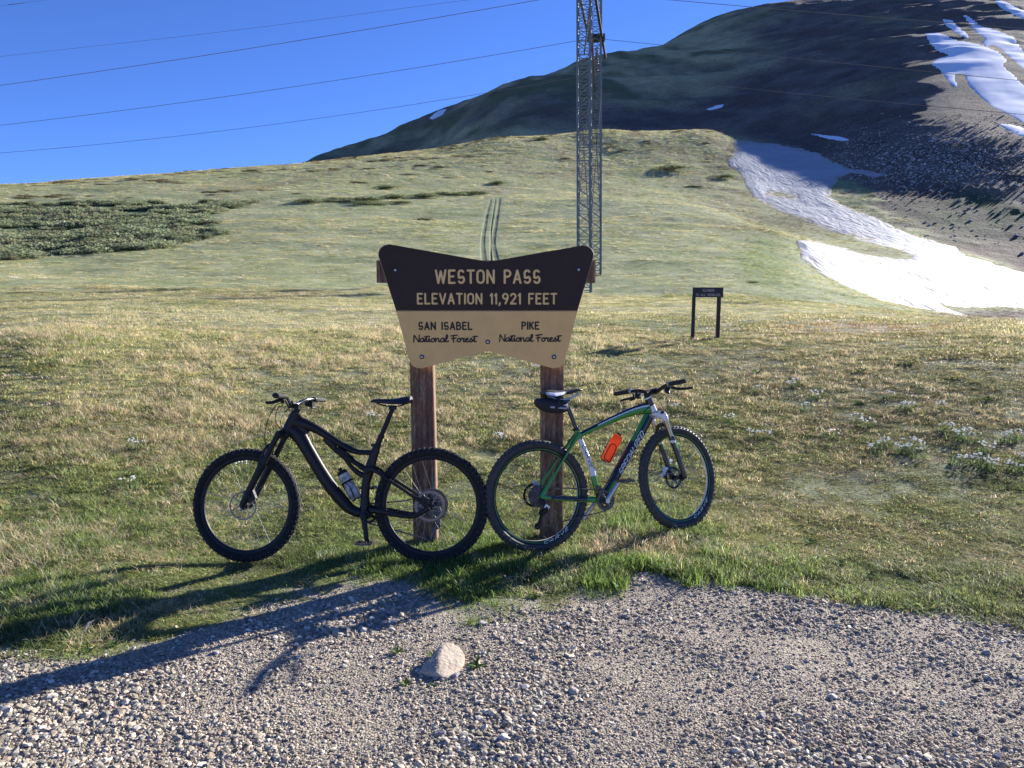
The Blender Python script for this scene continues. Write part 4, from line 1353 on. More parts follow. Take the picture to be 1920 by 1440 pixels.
M_GREYD = mat('grey_decal', (.28, .28, .29), rough=.5)


def translucent(m, f):
    """thin plastic: part of the light goes through"""
    N, L = m.node_tree.nodes, m.node_tree.links
    p = N['Principled BSDF']; out = next(n for n in N if n.type == 'OUTPUT_MATERIAL')
    t = N.new('ShaderNodeBsdfTranslucent')
    if p.inputs['Base Color'].is_linked: L.new(p.inputs['Base Color'].links[0].from_socket, t.inputs[0])
    mx = N.new('ShaderNodeMixShader'); mx.inputs[0].default_value = f
    L.new(p.outputs[0], mx.inputs[1]); L.new(t.outputs[0], mx.inputs[2]); L.new(mx.outputs[0], out.inputs['Surface'])


def add_torus_tyre(mb, R, rt, nseg=72):
    prof = []
    for k in range(16):
        t = 2 * math.pi * k / 16
        prof.append((R - rt - .003 + rt * math.cos(t), rt * .98 * math.sin(t)))
    mb.lathe(prof, nseg, Matrix.Rotation(rad(-90), 4, 'X'), closed=True)


def tyre_mesh(name, R, rt, m, nk=66):
    mb = MB()
    add_torus_tyre(mb, R, rt)
    for i in range(nk):
        t = 2 * math.pi * i / nk
        for (off, tilt, w, l) in ((.0075 if i % 2 else -.0075, 0, .011, .011), (.021, .75, .008, .013), (-.021, -.75, .008, .013), (.030, 1.25, .005, .010), (-.030, -1.25, .005, .010)):
            if abs(off) > .025 and i % 2: continue
            s = rt / .029
            off *= s
            dr = math.sqrt(max(rt * rt - min(abs(off), rt * .98) ** 2, 0)) if abs(off) < rt else 0
            rr = R - rt - .003 + (dr if abs(off) < rt * .99 else rt * .1) + .001
            e = Vector((math.cos(t), 0, math.sin(t)))
            rot = Matrix.Rotation(-t, 3, 'Y') @ Matrix.Rotation(-tilt if off > 0 else -tilt, 3, 'Z').to_3x3()
            # local box: x radial, y across, z along the tread
            ra = Matrix((e, Vector((0, 1, 0)), Vector((-math.sin(t), 0, math.cos(t))))).transposed()
            tl = Matrix.Rotation(tilt, 3, 'Z')
            mb.box(e * rr + Vector((0, off, 0)), (.007, w, l), ra @ tl, mat=1)
    return mb.mesh(name, [m, M_KNOB])


def ring_mb(r0, r1, y0, y1, n=64, mb=None, mt=0):
    mb = mb or MB()
    mb.lathe([(r0, y0), (r1, y0), (r1, y1), (r0, y1)], n, Matrix.Rotation(rad(-90), 4, 'X'), mat=mt, closed=True)
    return mb


def spokes_mb(rh, rr, yh, n=28, r=.0011):
    mb = MB()
    for i in range(n):
        side = 1 if i % 2 else -1
        t = 2 * math.pi * i / n
        th = t + (1.15 if (i // 2) % 2 else -1.15)
        mb.tube([(rh * math.cos(th), side * yh, rh * math.sin(th)), (rr * math.cos(t), side * .004, rr * math.sin(t))], r, n=4)
    return mb


def hub_mb(w):
    return MB().lathe([(.010, -w), (.010, -w * .8), (.028, -w * .78), (.028, -w * .72), (.016, -w * .65), (.014, 0), (.016, w * .65), (.028, w * .72), (.028, w * .78), (.010, w * .8), (.010, w)], 20, Matrix.Rotation(rad(-90), 4, 'X'))


def rotor_mb(r, y, mb=None, arms=6, width=.017):
    mb = ring_mb(r - width, r, y - .001, y + .001, 56, mb)
    for k in range(arms):
        t = 2 * math.pi * k / arms
        a = Vector((.018 * math.cos(t + .5), y, .018 * math.sin(t + .5))); b = Vector(((r - width * .6) * math.cos(t), y, (r - width * .6) * math.sin(t)))
        mb.tube([a, (a + b) / 2, b], .0032, n=4)
        b2 = Vector(((r - width * .6) * math.cos(t + .42), y, (r - width * .6) * math.sin(t + .42)))
        mb.tube([(a * .35 + b * .65), b2], .0024, n=4)
    for k in range(30):
        t = 2 * math.pi * k / 30
    return mb


def cog_mb(r, y0, y1, teeth, mb=None, inner=None):
    mb = mb or MB()
    n = teeth * 4
    out = []
    for i in range(n):
        t = 2 * math.pi * i / n
        q = r + (.0035 if i % 4 in (0, 1) else -.0005)
        out.append((q * math.cos(t), q * math.sin(t)))
    inn = inner or r * .62
    vs = [Vector((a, y0, b)) for a, b in out] + [Vector((a, y1, b)) for a, b in out] + [Vector((inn * a / math.hypot(a, b), y0, inn * b / math.hypot(a, b))) for a, b in out] + [Vector((inn * a / math.hypot(a, b), y1, inn * b / math.hypot(a, b))) for a, b in out]
    fs = []
    for i in range(n):
        j = (i + 1) % n
        fs += [(i, j, n + j, n + i), (2 * n + i, 3 * n + i, 3 * n + j, 2 * n + j), (i, 2 * n + i, 2 * n + j, j), (n + i, n + j, 3 * n + j, 3 * n + i)]
    return mb.add(vs, fs)


def P3(p, y=0.0): return Vector((p[0], y, p[1]))
def loft(mb, pts, y, rad_, **k):
    """pts (X, Z); y scalar or list; rad_ list of (in-plane, lateral) radii"""
    ys = y if isinstance(y, (list, tuple)) else [y] * len(pts)
    rr = [(q[0], q[1]) if isinstance(q, (list, tuple)) else (q, q) for q in (rad_ if isinstance(rad_, list) else [rad_] * len(pts))]
    return mb.tube([P3(p, yy) for p, yy in zip(pts, ys)], rr, up=(0, 1, 0), smooth=k.pop('smooth', 6), n=k.pop('n', 14), **k)


def saddle_mb(tail, nose, zup=.0, mats=None):
    mb = MB()
    L_ = nose[0] - tail[0]
    st = [(0, .052, .010, .004), (.06, .066, .017, .0), (.2, .070, .020, -.006), (.38, .052, .019, -.012), (.55, .028, .017, -.011), (.75, .020, .015, -.005), (.92, .017, .011, 0), (1.0, .008, .005, -.004)]
    pts_ = [Vector((tail[0] + L_ * t, 0, tail[1] + (nose[1] - tail[1]) * t + dz)) for t, a, b, dz in st]
    # a wide wing that drops at the sides
    mb.tube(pts_, [(a, b) for t, a, b, dz in st], n=18, smooth=4, up=(0, 0, 1), mat=mats)
    for v in range(len(mb.v)):
        x, y, z = mb.v[v]
        mb.v[v] = (x, y, z - 5.5 * y * y)
    return mb


def steer_matrix(top, bot, ang):
    a = (P3(top) - P3(bot)).normalized()
    return Matrix.Translation(P3(bot)) @ Matrix.Rotation(ang, 4, a) @ Matrix.Translation(-P3(bot))


def arc_text(txt, r_base, h, t0, t1, y, stroke, side):
    """letters along a rim, base line outwards, read on the side facing -Y"""
    W = sum(GLYPH[c][0] for c in txt) + .27 * (len(txt) - 1)
    mb = MB(); cx = 0
    for c in txt:
        w, stx = GLYPH[c]
        for s in stx:
            P = []
            for a, b in s:
                t = rad(t0 + (t1 - t0) * (cx + a + .25 * b) / W)
                r = r_base - h * b
                P.append(Vector((r * math.cos(t), y, r * math.sin(t))))
            mb.tube(P, [(stroke / 2, .0012)] * len(P), n=6, up=(0, 1, 0), round_ends=False)
        cx += w + .27
    return mb


def tube_text(txt, p0, p1, h, rz, ry, side, stroke, slant=.25, shift=0.0, gap=.2):
    """letters along a frame tube from p0 to p1, hugging its side"""
    W = sum(GLYPH[c][0] for c in txt) + gap * (len(txt) - 1)
    a, b = P3(p0), P3(p1)
    d = (b - a); L_ = d.length; d.normalize()
    up = Vector((-d.z, 0, d.x))
    mb = MB(); cx = 0
    for c in txt:
        w, stx = GLYPH[c]
        for s in stx:
            P = []
            for k in range(len(s) - 1):
                for q in (0, .34, .67): P.append((s[k][0] * (1 - q) + s[k + 1][0] * q, s[k][1] * (1 - q) + s[k + 1][1] * q))
            P.append(s[-1])
            V = []
            for (u, v) in P:
                vv = (v - .5) * h + shift
                yy = ry * math.sqrt(max(1 - (vv / rz) ** 2, .02)) + .0008
                V.append(a + d * (L_ * (cx + u + slant * (v - .5)) / W) + up * vv + Vector((0, side * yy, 0)))
            mb.tube(V, [(stroke / 2, .0012)] * len(V), n=6, up=(0, 1, 0))
        cx += w + gap
    return mb


def place_with(o, bike_loc, bike_rot, local):
    """a loose thing carried by a bicycle: stands at its own origin, same attitude as the frame"""
    from mathutils import Euler
    M = Matrix.Translation(bike_loc) @ Euler(bike_rot, 'XYZ').to_matrix().to_4x4()
    o.location = M @ Vector(local)
    o.rotation_euler = bike_rot
    return o


def make_wheel(bike, name_label, ctr, R, rt, tyre, rim_mats, M=None, rotor=None, hubw=.055, cassette=None, text=None, tyre_m=None, spoke_side=None, rim_depth=.024, rot=0.0):
    w = empty('wheel', parent=bike)
    w['label'] = name_label
    w.matrix_basis = (M or Matrix()) @ Matrix.Translation(P3(ctr)) @ Matrix.Rotation(rot, 4, 'Y')
    link(bpy.data.objects.new('tyre', tyre), w)
    ro = R - 2 * rt + .002
    mb = MB()
    hw = .0150
    prof = [(ro, -hw), (ro + .004, -hw * .9), (ro + .004, hw * .9), (ro, hw), (ro - rim_depth * .42, hw * .93), (ro - rim_depth * .58, hw * .84), (ro - rim_depth, hw * .45), (ro - rim_depth, -hw * .45), (ro - rim_depth * .58, -hw * .84), (ro - rim_depth * .42, -hw * .93)]
    mb.lathe(prof, 72, Matrix.Rotation(rad(-90), 4, 'X'), mat=[0, 0, 0, 0, 1, 0, 2, 0, 1, 0] if len(rim_mats) > 1 else 0, closed=True)
    mb.build('rim', rim_mats, w)
    spokes_mb(.026, ro - rim_depth + .003, hubw * .75).build('spokes', M_SPOKE, w, smooth=False)
    hub_mb(hubw).build('hub', M_BLK, w)
    if rotor:
        rotor_mb(rotor[0], rotor[1], width=rotor[3] if len(rotor) > 3 else .016).build('brake_rotor', rotor[2], w)
    if cassette:
        mb = MB()
        sgn, radii, teeth = cassette
        for k, (r, t) in enumerate(zip(radii, teeth)):
            y = sgn * (.020 + .0042 * k)
            cog_mb(r, min(y, y + sgn * .002), max(y, y + sgn * .002), t, mb)
        mb.lathe([(.019, .015), (.019, .058)], 16, Matrix.Rotation(rad(-90) if sgn > 0 else rad(90), 4, 'X'))
        mb.build('cassette', M_STEELD, w, smooth=False)
    if text:
        arc_text(*text).build('lettering', M_WHITE, w)
    return w


# ---- black full-suspension bicycle (front to the left)
LB_LOC, LB_ROT = (-.497, 4.80, 0.0), (rad(8), 0, rad(175))
bk = empty('mountain_bike', LB_LOC, LB_ROT)
tag(bk, 'matt black full-suspension mountain bike leaning at the left post', 'bicycle')
HT, HB = (.943, .935), (1.001, .808)
SM = steer_matrix(HT, HB, rad(-3))
TY_L = tyre_mesh('tyre', .375, .0295, M_RUB)
RAX, FAX = (.029, .357), (1.262, .330)
make_wheel(bk, 'rear wheel with bronze rotor', RAX, .375, .0295, TY_L, [M_BLK], rotor=(.098, .048, M_BRASS), cassette=(-1, [.106, .094, .083, .073, .063, .054, .046, .039, .033, .027], [52, 42, 36, 32, 28, 24, 21, 18, 15, 12]), hubw=.06)
make_wheel(bk, 'front wheel', FAX, .375, .0295, TY_L, [M_BLK], M=SM, rotor=(.094, .046, M_BRASS, .010), hubw=.05, rot=.4)
fr = empty('frame', parent=bk)
mb = MB()
loft(mb, [(.938, .946), (.958, .90), (.985, .845), (1.006, .797)], 0, [(.031, .030), (.036, .031), (.036, .032), (.033, .032)])
loft(mb, [(.945, .900), (.900, .842), (.868, .800)], 0, [(.050, .024), (.050, .020), (.030, .014)])
mb.build('head_tube', M_CARBON, fr)
mb = MB()
loft(mb, [(.955, .885), (.895, .872), (.811, .842), (.70, .781), (.60, .722), (.52, .692), (.415, .690)], 0, [(.052, .026), (.040, .026), (.030, .026), (.025, .025), (.023, .023), (.018, .020), (.016, .018)])
loft(mb, [(.735, .785), (.690, .735), (.668, .705)], 0, [(.030, .016), (.026, .014), (.016, .012)])
mb.build('top_tube', M_CARBON, fr)
mb = MB()
loft(mb, [(.970, .835), (.915, .790), (.855, .700), (.775, .575), (.695, .462), (.615, .372), (.545, .312), (.440, .290)], 0, [(.050, .030), (.050, .032), (.044, .034), (.043, .035), (.044, .035), (.042, .034), (.034, .034), (.030, .034)])
mb.build('down_tube', M_CARBON, fr)
mb = MB()
loft(mb, [(.392, .735), (.403, .700), (.420, .645), (.440, .575), (.458, .50), (.465, .40), (.463, .29)], 0, [(.020, .019), (.028, .020), (.030, .022), (.036, .026), (.028, .026), (.028, .03), (.036, .034)])
mb.build('seat_tube', M_CARBON, fr)
mb = MB()
loft(mb, [(.665, .715), (.625, .668), (.575, .600), (.52, .553), (.455, .525)], -.026, [(.018, .010), (.014, .010), (.014, .010), (.018, .010), (.02, .010)])
mb.build('side_strut', M_CARBON, fr)
MB().lathe([(.024, -.046), (.031, -.045), (.031, .045), (.024, .046)], 24, Matrix.Translation(P3((.454, .287))) @ Matrix.Rotation(rad(-90), 4, 'X')).build('bottom_bracket', M_BLK, fr)
for s_ in (-1, 1):
    mb = MB()
    loft(mb, [(.375, .566), (.30, .520), (.17, .440), (.06, .372), (.029, .355)], [.040 * s_, .050 * s_, .058 * s_, .066 * s_, .068 * s_], [(.013, .008), (.0115, .009), (.010, .009), (.013, .007), (.018, .005)])
    mb.build('seat_stay', M_CARBON, fr)
    mb = MB()
    loft(mb, [(.425, .322), (.33, .312), (.165, .290), (.10, .305), (.029, .352)], [.034 * s_, .048 * s_, .060 * s_, .066 * s_, .069 * s_], [(.022, .012), (.018, .010), (.014, .010), (.013, .009), (.016, .005)])
    mb.build('chain_stay', M_CARBON, fr)
    mb = MB()
    loft(mb, [(.462, .572), (.42, .585), (.372, .566)], .038 * s_, [(.026, .006), (.018, .006), (.014, .006)])
    mb.build('rocker_link', M_BLK, fr)
# shock
mb = MB()
A, B_ = P3((.662, .702)), P3((.462, .578))
def along(t): return A + (B_ - A) * t
mb.tube([along(-.04), along(.04)], .020, n=12)
mb.tube([along(.03), along(.16), along(.17), along(.50)], [.021, .021, .026, .026], n=16)
mb.tube([along(.48), along(.82)], .016, n=12); mb.tube([along(.52), along(.55)], .022, n=14)
mb.tube([along(.80), along(1.0)], .019, n=12)
mb.tube([along(.12) + Vector((0, .02, .02)), along(.42) + Vector((0, .02, .024))], .014, n=10, round_ends=True)
mb.build('shock', M_BLK, bk)
# seat post and saddle
mb = MB()
mb.tube([P3((.293, .975)), P3((.366, .796))], .0155, n=14)
mb.tube([P3((.362, .806)), P3((.372, .78)), P3((.398, .718))], [.020, .0185, .0185], n=14)
mb.tube([P3((.390, .742)), P3((.397, .720))], .025, n=14); mb.box(P3((.418, .738)), (.022, .02, .018))
mb.box(P3((.292, .985)), (.045, .04, .028))
mb.build('seat_post', M_BLK, bk)
so = saddle_mb((.168, 1.046), (.437, 1.024)).build('saddle', M_SADDLE, bk)
mb = MB()
for s_ in (-1, 1):
    loft(mb, [(.20, 1.025), (.235, .998), (.32, .992), (.40, 1.01)], .021 * s_, .0036, n=6)
mb.build('rails', M_BLK, so)
# fork
fk = empty('fork', parent=bk); fk.matrix_basis = SM
mb = MB()
mb.tube([P3(HB), P3((1.016, .782))], .026, n=14)
mb.tube([(1.030, -.072, .792), (1.022, -.035, .800), (1.018, 0, .803), (1.022, .035, .800), (1.030, .072, .792)], [(.022, .024), (.026, .028), (.03, .03), (.026, .028), (.022, .024)], n=14, up=(0, 0, 1), smooth=4)
mb.build('crown', M_BLK, fk)
for s_ in (-1, 1):
    y = .066 * s_
    MB().tube([P3((1.022, .815), y), P3((1.140, .572), y)], .0185, n=16).build('stanchion', M_BLK, fk)
    mb = MB()
    loft(mb, [(1.132, .600), (1.142, .578), (1.158, .545), (1.215, .428), (1.250, .352), (1.262, .322)], y, [(.024, .024), (.026, .026), (.024, .023), (.0225, .021), (.023, .019), (.018, .015)])
    mb.build('lower_leg', M_BLK, fk)
mb = MB()
pa = [(1.150, -.066, .590), (1.135, -.062, .655), (1.115, -.042, .712), (1.108, 0, .725), (1.115, .042, .712), (1.135, .062, .655), (1.150, .066, .590)]
mb.tube(pa, [(.012, .016)] * 7, n=10, smooth=4, up=(.45, 0, -.9))
mb.build('arch', M_BLK, fk)
mb = MB().box((1.205, .058, .405), (.055, .03, .075), Matrix.Rotation(rad(25), 3, 'Y')); mb.box((1.222, .066, .41), (.03, .03, .05), Matrix.Rotation(rad(25), 3, 'Y'))
mb.build('brake_caliper', M_BLK, fk)
# cockpit
hbar = empty('handlebar', parent=bk); hbar.matrix_basis = SM
mb = MB()
mb.tube([P3(HT), P3((.926, .972))], .021, n=14)
mb.box(P3((.945, .986)), (.062, .040, .034), Matrix.Rotation(rad(-10), 3, 'Y'))
mb.tube([(.968, -.026, .995), (.968, .026, .995)], .024, n=14)
mb.build('stem', M_BLK, hbar)
mb = MB()
bp = [(.905, -.395, 1.040), (.915, -.26, 1.040), (.935, -.16, 1.034), (.960, -.075, 1.003), (.968, -.03, .995), (.968, .03, .995), (.960, .075, 1.003), (.935, .16, 1.034), (.915, .26, 1.040), (.905, .395, 1.040)]
mb.tube(bp, [.011, .011, .012, .0155, .0165, .0165, .0155, .012, .011, .011], n=14, smooth=5)
mb.build('bar', M_GBLACK, hbar)
for s_ in (-1, 1):
    mb = MB()
    mb.tube([(.915, .262 * s_, 1.040), (.9135, .272 * s_, 1.040), (.913, .274 * s_, 1.040), (.905, .397 * s_, 1.040)], [.0185, .0185, .016, .0165], n=16, round_ends=True)
    mb.build('grip', M_GRIP, hbar)
    mb = MB()
    mb.tube([(.917, .238 * s_, 1.040), (.916, .255 * s_, 1.040)], .018, n=14)
    mb.tube([(.928, .245 * s_, 1.028), (.945, .20 * s_, 1.010), (.950, .175 * s_, 1.006)], [.012, .013, .009], n=10, smooth=3)
    mb.tube([(.940, .245 * s_, 1.018), (.972, .275 * s_, 1.002), (.978, .33 * s_, .996), (.972, .375 * s_, .998)], [(.007, .012), (.006, .011), (.005, .010), (.005, .009)], n=10, smooth=4, round_ends=True, up=(0, 0, 1))
    mb.build('brake_lever', M_BLK, hbar)
mb = MB()
mb.box((.925, -.20, 1.005), (.05, .05, .03)); mb.tube([(.925, -.20, 1.005), (.92, -.225, 1.0), (.94, -.26, .985), (.925, -.30, .985)], [.006, .006, .007, .005], n=8, smooth=3)
mb.build('shifter', M_BLK, hbar)
mb = MB()
mb.tube([(.92, .21, 1.016), (.90, .215, .985), (.885, .24, .975)], [.008, .006, .007], n=8, smooth=3)
mb.build('seat_post_lever', M_BLK, hbar)
mb = MB()
mb.tube([(.955, .18, 1.005), (1.03, .12, .985), (1.10, .08, .88), (1.115, .075, .76), (1.09, .07, .66), (1.14, .075, .56), (1.205, .07, .44)], .0026, n=6, smooth=8)
mb.tube([(.94, .20, 1.0), (1.0, .16, .965), (1.035, .10, .88), (1.005, .04, .815), (.965, .034, .80)], .0026, n=6, smooth=8)
mb.tube([(.95, -.18, 1.0), (1.02, -.08, .97), (1.03, .03, .89), (1.0, .045, .825), (.955, .034, .795)], .0026, n=6, smooth=8)
mb.build('cable', M_BLK, bk)
# drive train
def crank_set(bike, bbp, near, far, ynear, rings, arm_m, pedal_len=.095, pin=None, ring_y=-.05, pm=None):
    cr = empty('crankset', parent=bike)
    mb = MB()
    for k, (r, t) in enumerate(rings):
        b2 = MB()
        cog_mb(r, -.0015, .0015, t, b2, inner=r * .74)
        for q in range(4):
            a = q * math.pi / 2 + .5
            b2.tube([(r * .8 * math.cos(a), 0, r * .8 * math.sin(a)), (.02 * math.cos(a), 0, .02 * math.sin(a))], [(.009, .003), (.014, .004)], n=6, up=(0, 1, 0))
        b2.v = [(x + bbp[0], y + ring_y - .006 * k, z + bbp[1]) for x, y, z in b2.v]
        b2.build('chainring', M_STEELD if k else M_BLK, cr, smooth=False)
    for (end, yy) in ((near, ynear), (far, -ynear)):
        mb = MB()
        y0 = yy * .78
        loft(mb, [bbp, ((bbp[0] + end[0]) / 2, (bbp[1] + end[1]) / 2), end], [y0, y0 * 1.1, yy], [(.022, .011), (.016, .011), (.016, .010)], n=12)
        d = (P3(end) - P3(bbp)).normalized()
        mb.tube([P3(bbp, y0 * .8), P3(bbp, y0 * 1.22)], .017, n=16)
        mb.build('crank_arm', arm_m, cr)
        mb = MB()
        c = P3(end, yy + (.062 if yy > 0 else -.062))
        pl = pedal_len
        mb.box(c + Vector((0, 0, 0)), (.022, .095, .016))
        for s2 in (-1, 1):
            mb.box(c + Vector((s2 * pl * .45, 0, 0)), (.010, .09, .013))
            mb.box(c + Vector((0, s2 * .044, 0)), (pl * .9, .008, .013))
        for q in range(8):
            mb.box(c + Vector((pl * .45 * (-1) ** q, -.035 + .023 * (q // 2), .009)), (.004, .004, .008))
        mb.build('pedal', pm or M_BLK, cr)
    return cr
crank_set(bk, (.454, .287), (.423, .128), (.485, .446), .088, [(.062, 30)], M_BLK, ring_y=-.046, pm=M_STEELD)
def chain_mb(p, y, r=.0045):
    return MB().tube([P3(q, y) for q in p], [(r, .004)] * len(p), n=6, up=(0, 1, 0))
chain_mb([(.454, .351), (.24, .372), (.05, .412)], -.052).build('chain', M_STEELD, bk)
chain_mb([(.454, .223), (.25, .178), (.040, .122)], -.056).build('chain', M_STEELD, bk)
mb = MB()
loft(mb, [(.029, .345), (.012, .30), (-.002, .245), (.002, .215)], [-.070, -.078, -.085, -.075], [(.016, .008), (.015, .012), (.018, .016), (.014, .012)])
for s_ in (-.006, .006):
    loft(mb, [(.0, .222), (.018, .18), (.040, .135)], -.062 + s_, [(.011, .0016), (.009, .0016), (.012, .0016)])
d_ = mb.build('derailleur', M_STEELD, bk)
mb = MB()
for c in ((.0, .216), (.040, .136)):
    b2 = MB(); cog_mb(.021, -.064, -.060, 12, b2, inner=.006); b2.v = [(x + c[0], y, z + c[1]) for x, y, z in b2.v]
    b2.build('pulley', M_BLK, d_, smooth=False)
mb = MB().box((.065, .055, .395), (.05, .028, .05), Matrix.Rotation(rad(-30), 3, 'Y')); mb.box((.058, .066, .40), (.03, .02, .032))
mb.build('brake_caliper', M_BLK, bk)
# bottle cage and bottle
BT, BB2 = Vector((.634, 0, .577)), Vector((.522, 0, .392))
bd = (BB2 - BT).normalized(); bn = Vector((-bd.z, 0, bd.x))   # towards the down tube?
if bn.dot(Vector((.7, 0, .46)) - BT) < 0: bn = -bn
mb = MB()
mb.tube([BT + bd * .09 + bn * .030, BB2 - bd * .01 + bn * .030], [(.010, .020)] * 2, n=8, up=(0, 1, 0))
ring_ = [BT + bd * .095 + (bn * math.cos(a) + Vector((0, 1, 0)) * math.sin(a)) * .040 for a in np.linspace(0, 6.28, 26)]
mb.tube(ring_, [(.003, .007)] * 26, n=6, up=bd)
mb.tube([BB2 + bd * .004 + bn * .03, BB2 + bd * .006 - bn * .03], [(.004, .016)] * 2, n=6, up=(0, 1, 0))
for s_ in (-1, 1):
    mb.tube([BB2 + bd * .004 + Vector((0, .036 * s_, 0)), BT + bd * .13 + Vector((0, .040 * s_, 0)) - bn * .01, BT + bd * .095 + Vector((0, .039 * s_, 0)) + bn * .005], .0035, n=6, smooth=4)
mb.build('bottle_cage', M_BLK, bk)


def bottle(name, label, axis_top, axis_bot, r, mats, loc, rot, valve=True, capr=.03):
    """soft drinks bottle: body, screw lid, valve"""
    L_ = (axis_top - axis_bot).length
    mid = axis_bot
    q = (axis_top - axis_bot).normalized().to_track_quat('Z', 'Y').to_matrix().to_4x4()
    o = empty(name)
    place_with(o, loc, rot, mid)
    tag(o, label, 'bottle')
    MB().lathe([(0, 0), (r * .9, 0), (r, .006), (r, L_ * .42), (r * .93, L_ * .50), (r * .90, L_ * .56), (r * .97, L_ * .62), (r, L_ * .68), (r * .97, L_ * .78), (r * .86, L_ * .85), (0, L_ * .851)], 26, q).build('body', mats[0], o, angle=60)
    MB().lathe([(r * .87, L_ * .83), (r * .92, L_ * .84), (r * .92, L_ * .90), (r * .78, L_ * .94), (r * .42, L_ * .955), (0, L_ * .956)], 26, q).build('lid', mats[1], o, angle=60)
    MB().lathe([(r * .28, L_ * .95), (r * .28, L_ * .975), (r * .42, L_ * .98), (r * .42, L_ * 1.02), (r * .2, L_ * 1.045), (0, L_ * 1.045)], 14, q).build('valve', mats[2], o)
    return o
M_BOT1 = mat('frosted_bottle', (.80, .80, .80), rough=.3, spec=.5, noise=(28, (.35, .35, .36), .06))
translucent(M_BOT1, .5)
bottle('water_bottle', 'frosted grey water bottle with dark print in the black bicycle', BT, BB2, .036, (M_BOT1, M_BLK, M_BLK), LB_LOC, LB_ROT)

# ---- green, black and white hardtail bicycle (front to the right)
RB_LOC, RB_ROT = (.168, 4.90, 0.0), (-rad(8), 0, rad(22))
gk = empty('mountain_bike', RB_LOC, RB_ROT)
tag(gk, 'green, black and white hardtail mountain bike leaning at the right post', 'bicycle')
HT, HB = (.906, .992), (.947, .892)
SM = steer_matrix(HT, HB, rad(13))
TY_R = tyre_mesh('tyre', .370, .027, M_RUBG, 72)
RAX, FAX = (.020, .393), (1.112, .422)
RIMS = [M_BLK, M_GREEN, M_WHITE]
ro = .370 - .054 + .002
make_wheel(gk, 'rear wheel with white rim lettering', RAX, .370, .027, TY_R, RIMS, rotor=(.080, .050, M_BLK), cassette=(-1, [.072, .065, .059, .053, .047, .042, .037, .032, .027], [36, 32, 28, 24, 21, 19, 17, 15, 13]), hubw=.062, text=('CARVE', ro - .002, .018, -86, -50, -.0165, .0042, -1))
make_wheel(gk, 'front wheel with white rim lettering', FAX, .370, .027, TY_R, RIMS, M=SM, rotor=(.080, .046, M_BLK), hubw=.05, text=('CARVE', ro - .002, .018, -72, -36, -.0165, .0042, -1))
fr = empty('frame', parent=gk)
def two(a, b, lo, hi):
    return lambda i, k: b if lo <= k % 1 < hi else a
# slots: 0 green, 1 black, 2 white.  k runs round the tube: 0 = +in-plane side ...
mb = MB()
loft(mb, [(.902, 1.000), (.918, .962), (.938, .915), (.951, .880)], 0, [(.026, .026), (.026, .026), (.028, .028), (.030, .030)], mat=lambda i, k: 1 if i < .42 else 2)
mb.tube([P3((.899, 1.004)), P3((.903, .996))], .030, n=18, mat=lambda i, k: 2)
mb.build('head_tube', [M_GREEN, M_GBLACK, M_WHITE], fr)
mb = MB()
loft(mb, [(.928, .925), (.86, .922), (.76, .906), (.62, .864), (.47, .812), (.355, .770)], 0, [(.046, .020), (.038, .020), (.029, .020), (.024, .019), (.020, .017), (.017, .015)], n=20,
     mat=lambda i, k: (1 if .62 < k < .88 or .12 < k < .38 else 0) if False else 0)
tt = mb.build('top_tube', [M_GREEN, M_GBLACK, M_WHITE], fr)
# paint bands on the top tube: upper face black, thin white line between black and green
for p in tt.data.polygons:
    c = p.center
    zc = np.interp(c.x, [.355, .47, .62, .76, .86, .928], [.770, .812, .864, .906, .922, .925])
    h = np.interp(c.x, [.355, .47, .62, .76, .86, .928], [.017, .020, .024, .029, .038, .046])
    u = (c.z - zc) / h
    p.material_index = 1 if u > .62 else (2 if u > .40 and c.x > .5 else (1 if u > .40 or u < -.75 else 0))
mb = MB()
loft(mb, [(.905, .868), (.800, .722), (.640, .509), (.512, .338)], 0, [(.040, .026), (.037, .029), (.036, .030), (.034, .030)], n=20)
dt = mb.build('down_tube', [M_GBLACK, M_GREEN, M_WHITE], fr)
dv = Vector((.393, 0, .53)).normalized(); dn = Vector((-dv.z, 0, dv.x))
for p in dt.data.polygons:
    c = p.center - Vector((.512, 0, .338))
    s, u = c.dot(dv), c.dot(dn)
    if u > .021 and s > .44: p.material_index = 1
    if s < .13 and u < .2 * (.13 - s) + .004 and u < .012: p.material_index = 1
D0, D1 = Vector((.512, 0, .338)), Vector((.905, 0, .868))
q0, q1 = D0 + (D1 - D0) * .30, D0 + (D1 - D0) * .80
tube_text('SPECIALIZED', (q0.x, q0.z), (q1.x, q1.z), .036, .037, .0295, -1, .0058, slant=.35, shift=-.006, gap=.16).build('lettering', M_WHITE, fr)['label'] = 'white lettering along the down tube'
mb = MB()
loft(mb, [(.330, .818), (.343, .772), (.362, .728), (.405, .612), (.436, .520), (.452, .430), (.480, .350), (.499, .321)], 0, [(.019, .018), (.020, .018), (.019, .017), (.020, .017), (.021, .017), (.022, .018), (.026, .022), (.028, .026)], n=18)
st = mb.build('seat_tube', [M_GREEN, M_GBLACK, M_WHITE], fr)
for p in st.data.polygons:
    p.material_index = 2 if .485 < p.center.z < .742 else (1 if p.center.z < .37 else 0)
    if .742 < p.center.z < .80 and p.center.x > .36: p.material_index = 1
tube_text('CARVE', (.372, .700), (.428, .545), .024, .022, .0172, -1, .0042, slant=.3, gap=.2).build('lettering', M_GBLACK, fr)['label'] = 'black lettering down the seat tube'
MB().lathe([(.022, -.045), (.028, -.044), (.028, .044), (.022, .045)], 22, Matrix.Translation(P3((.499, .321))) @ Matrix.Rotation(rad(-90), 4, 'X')).build('bottom_bracket', M_GBLACK, fr)
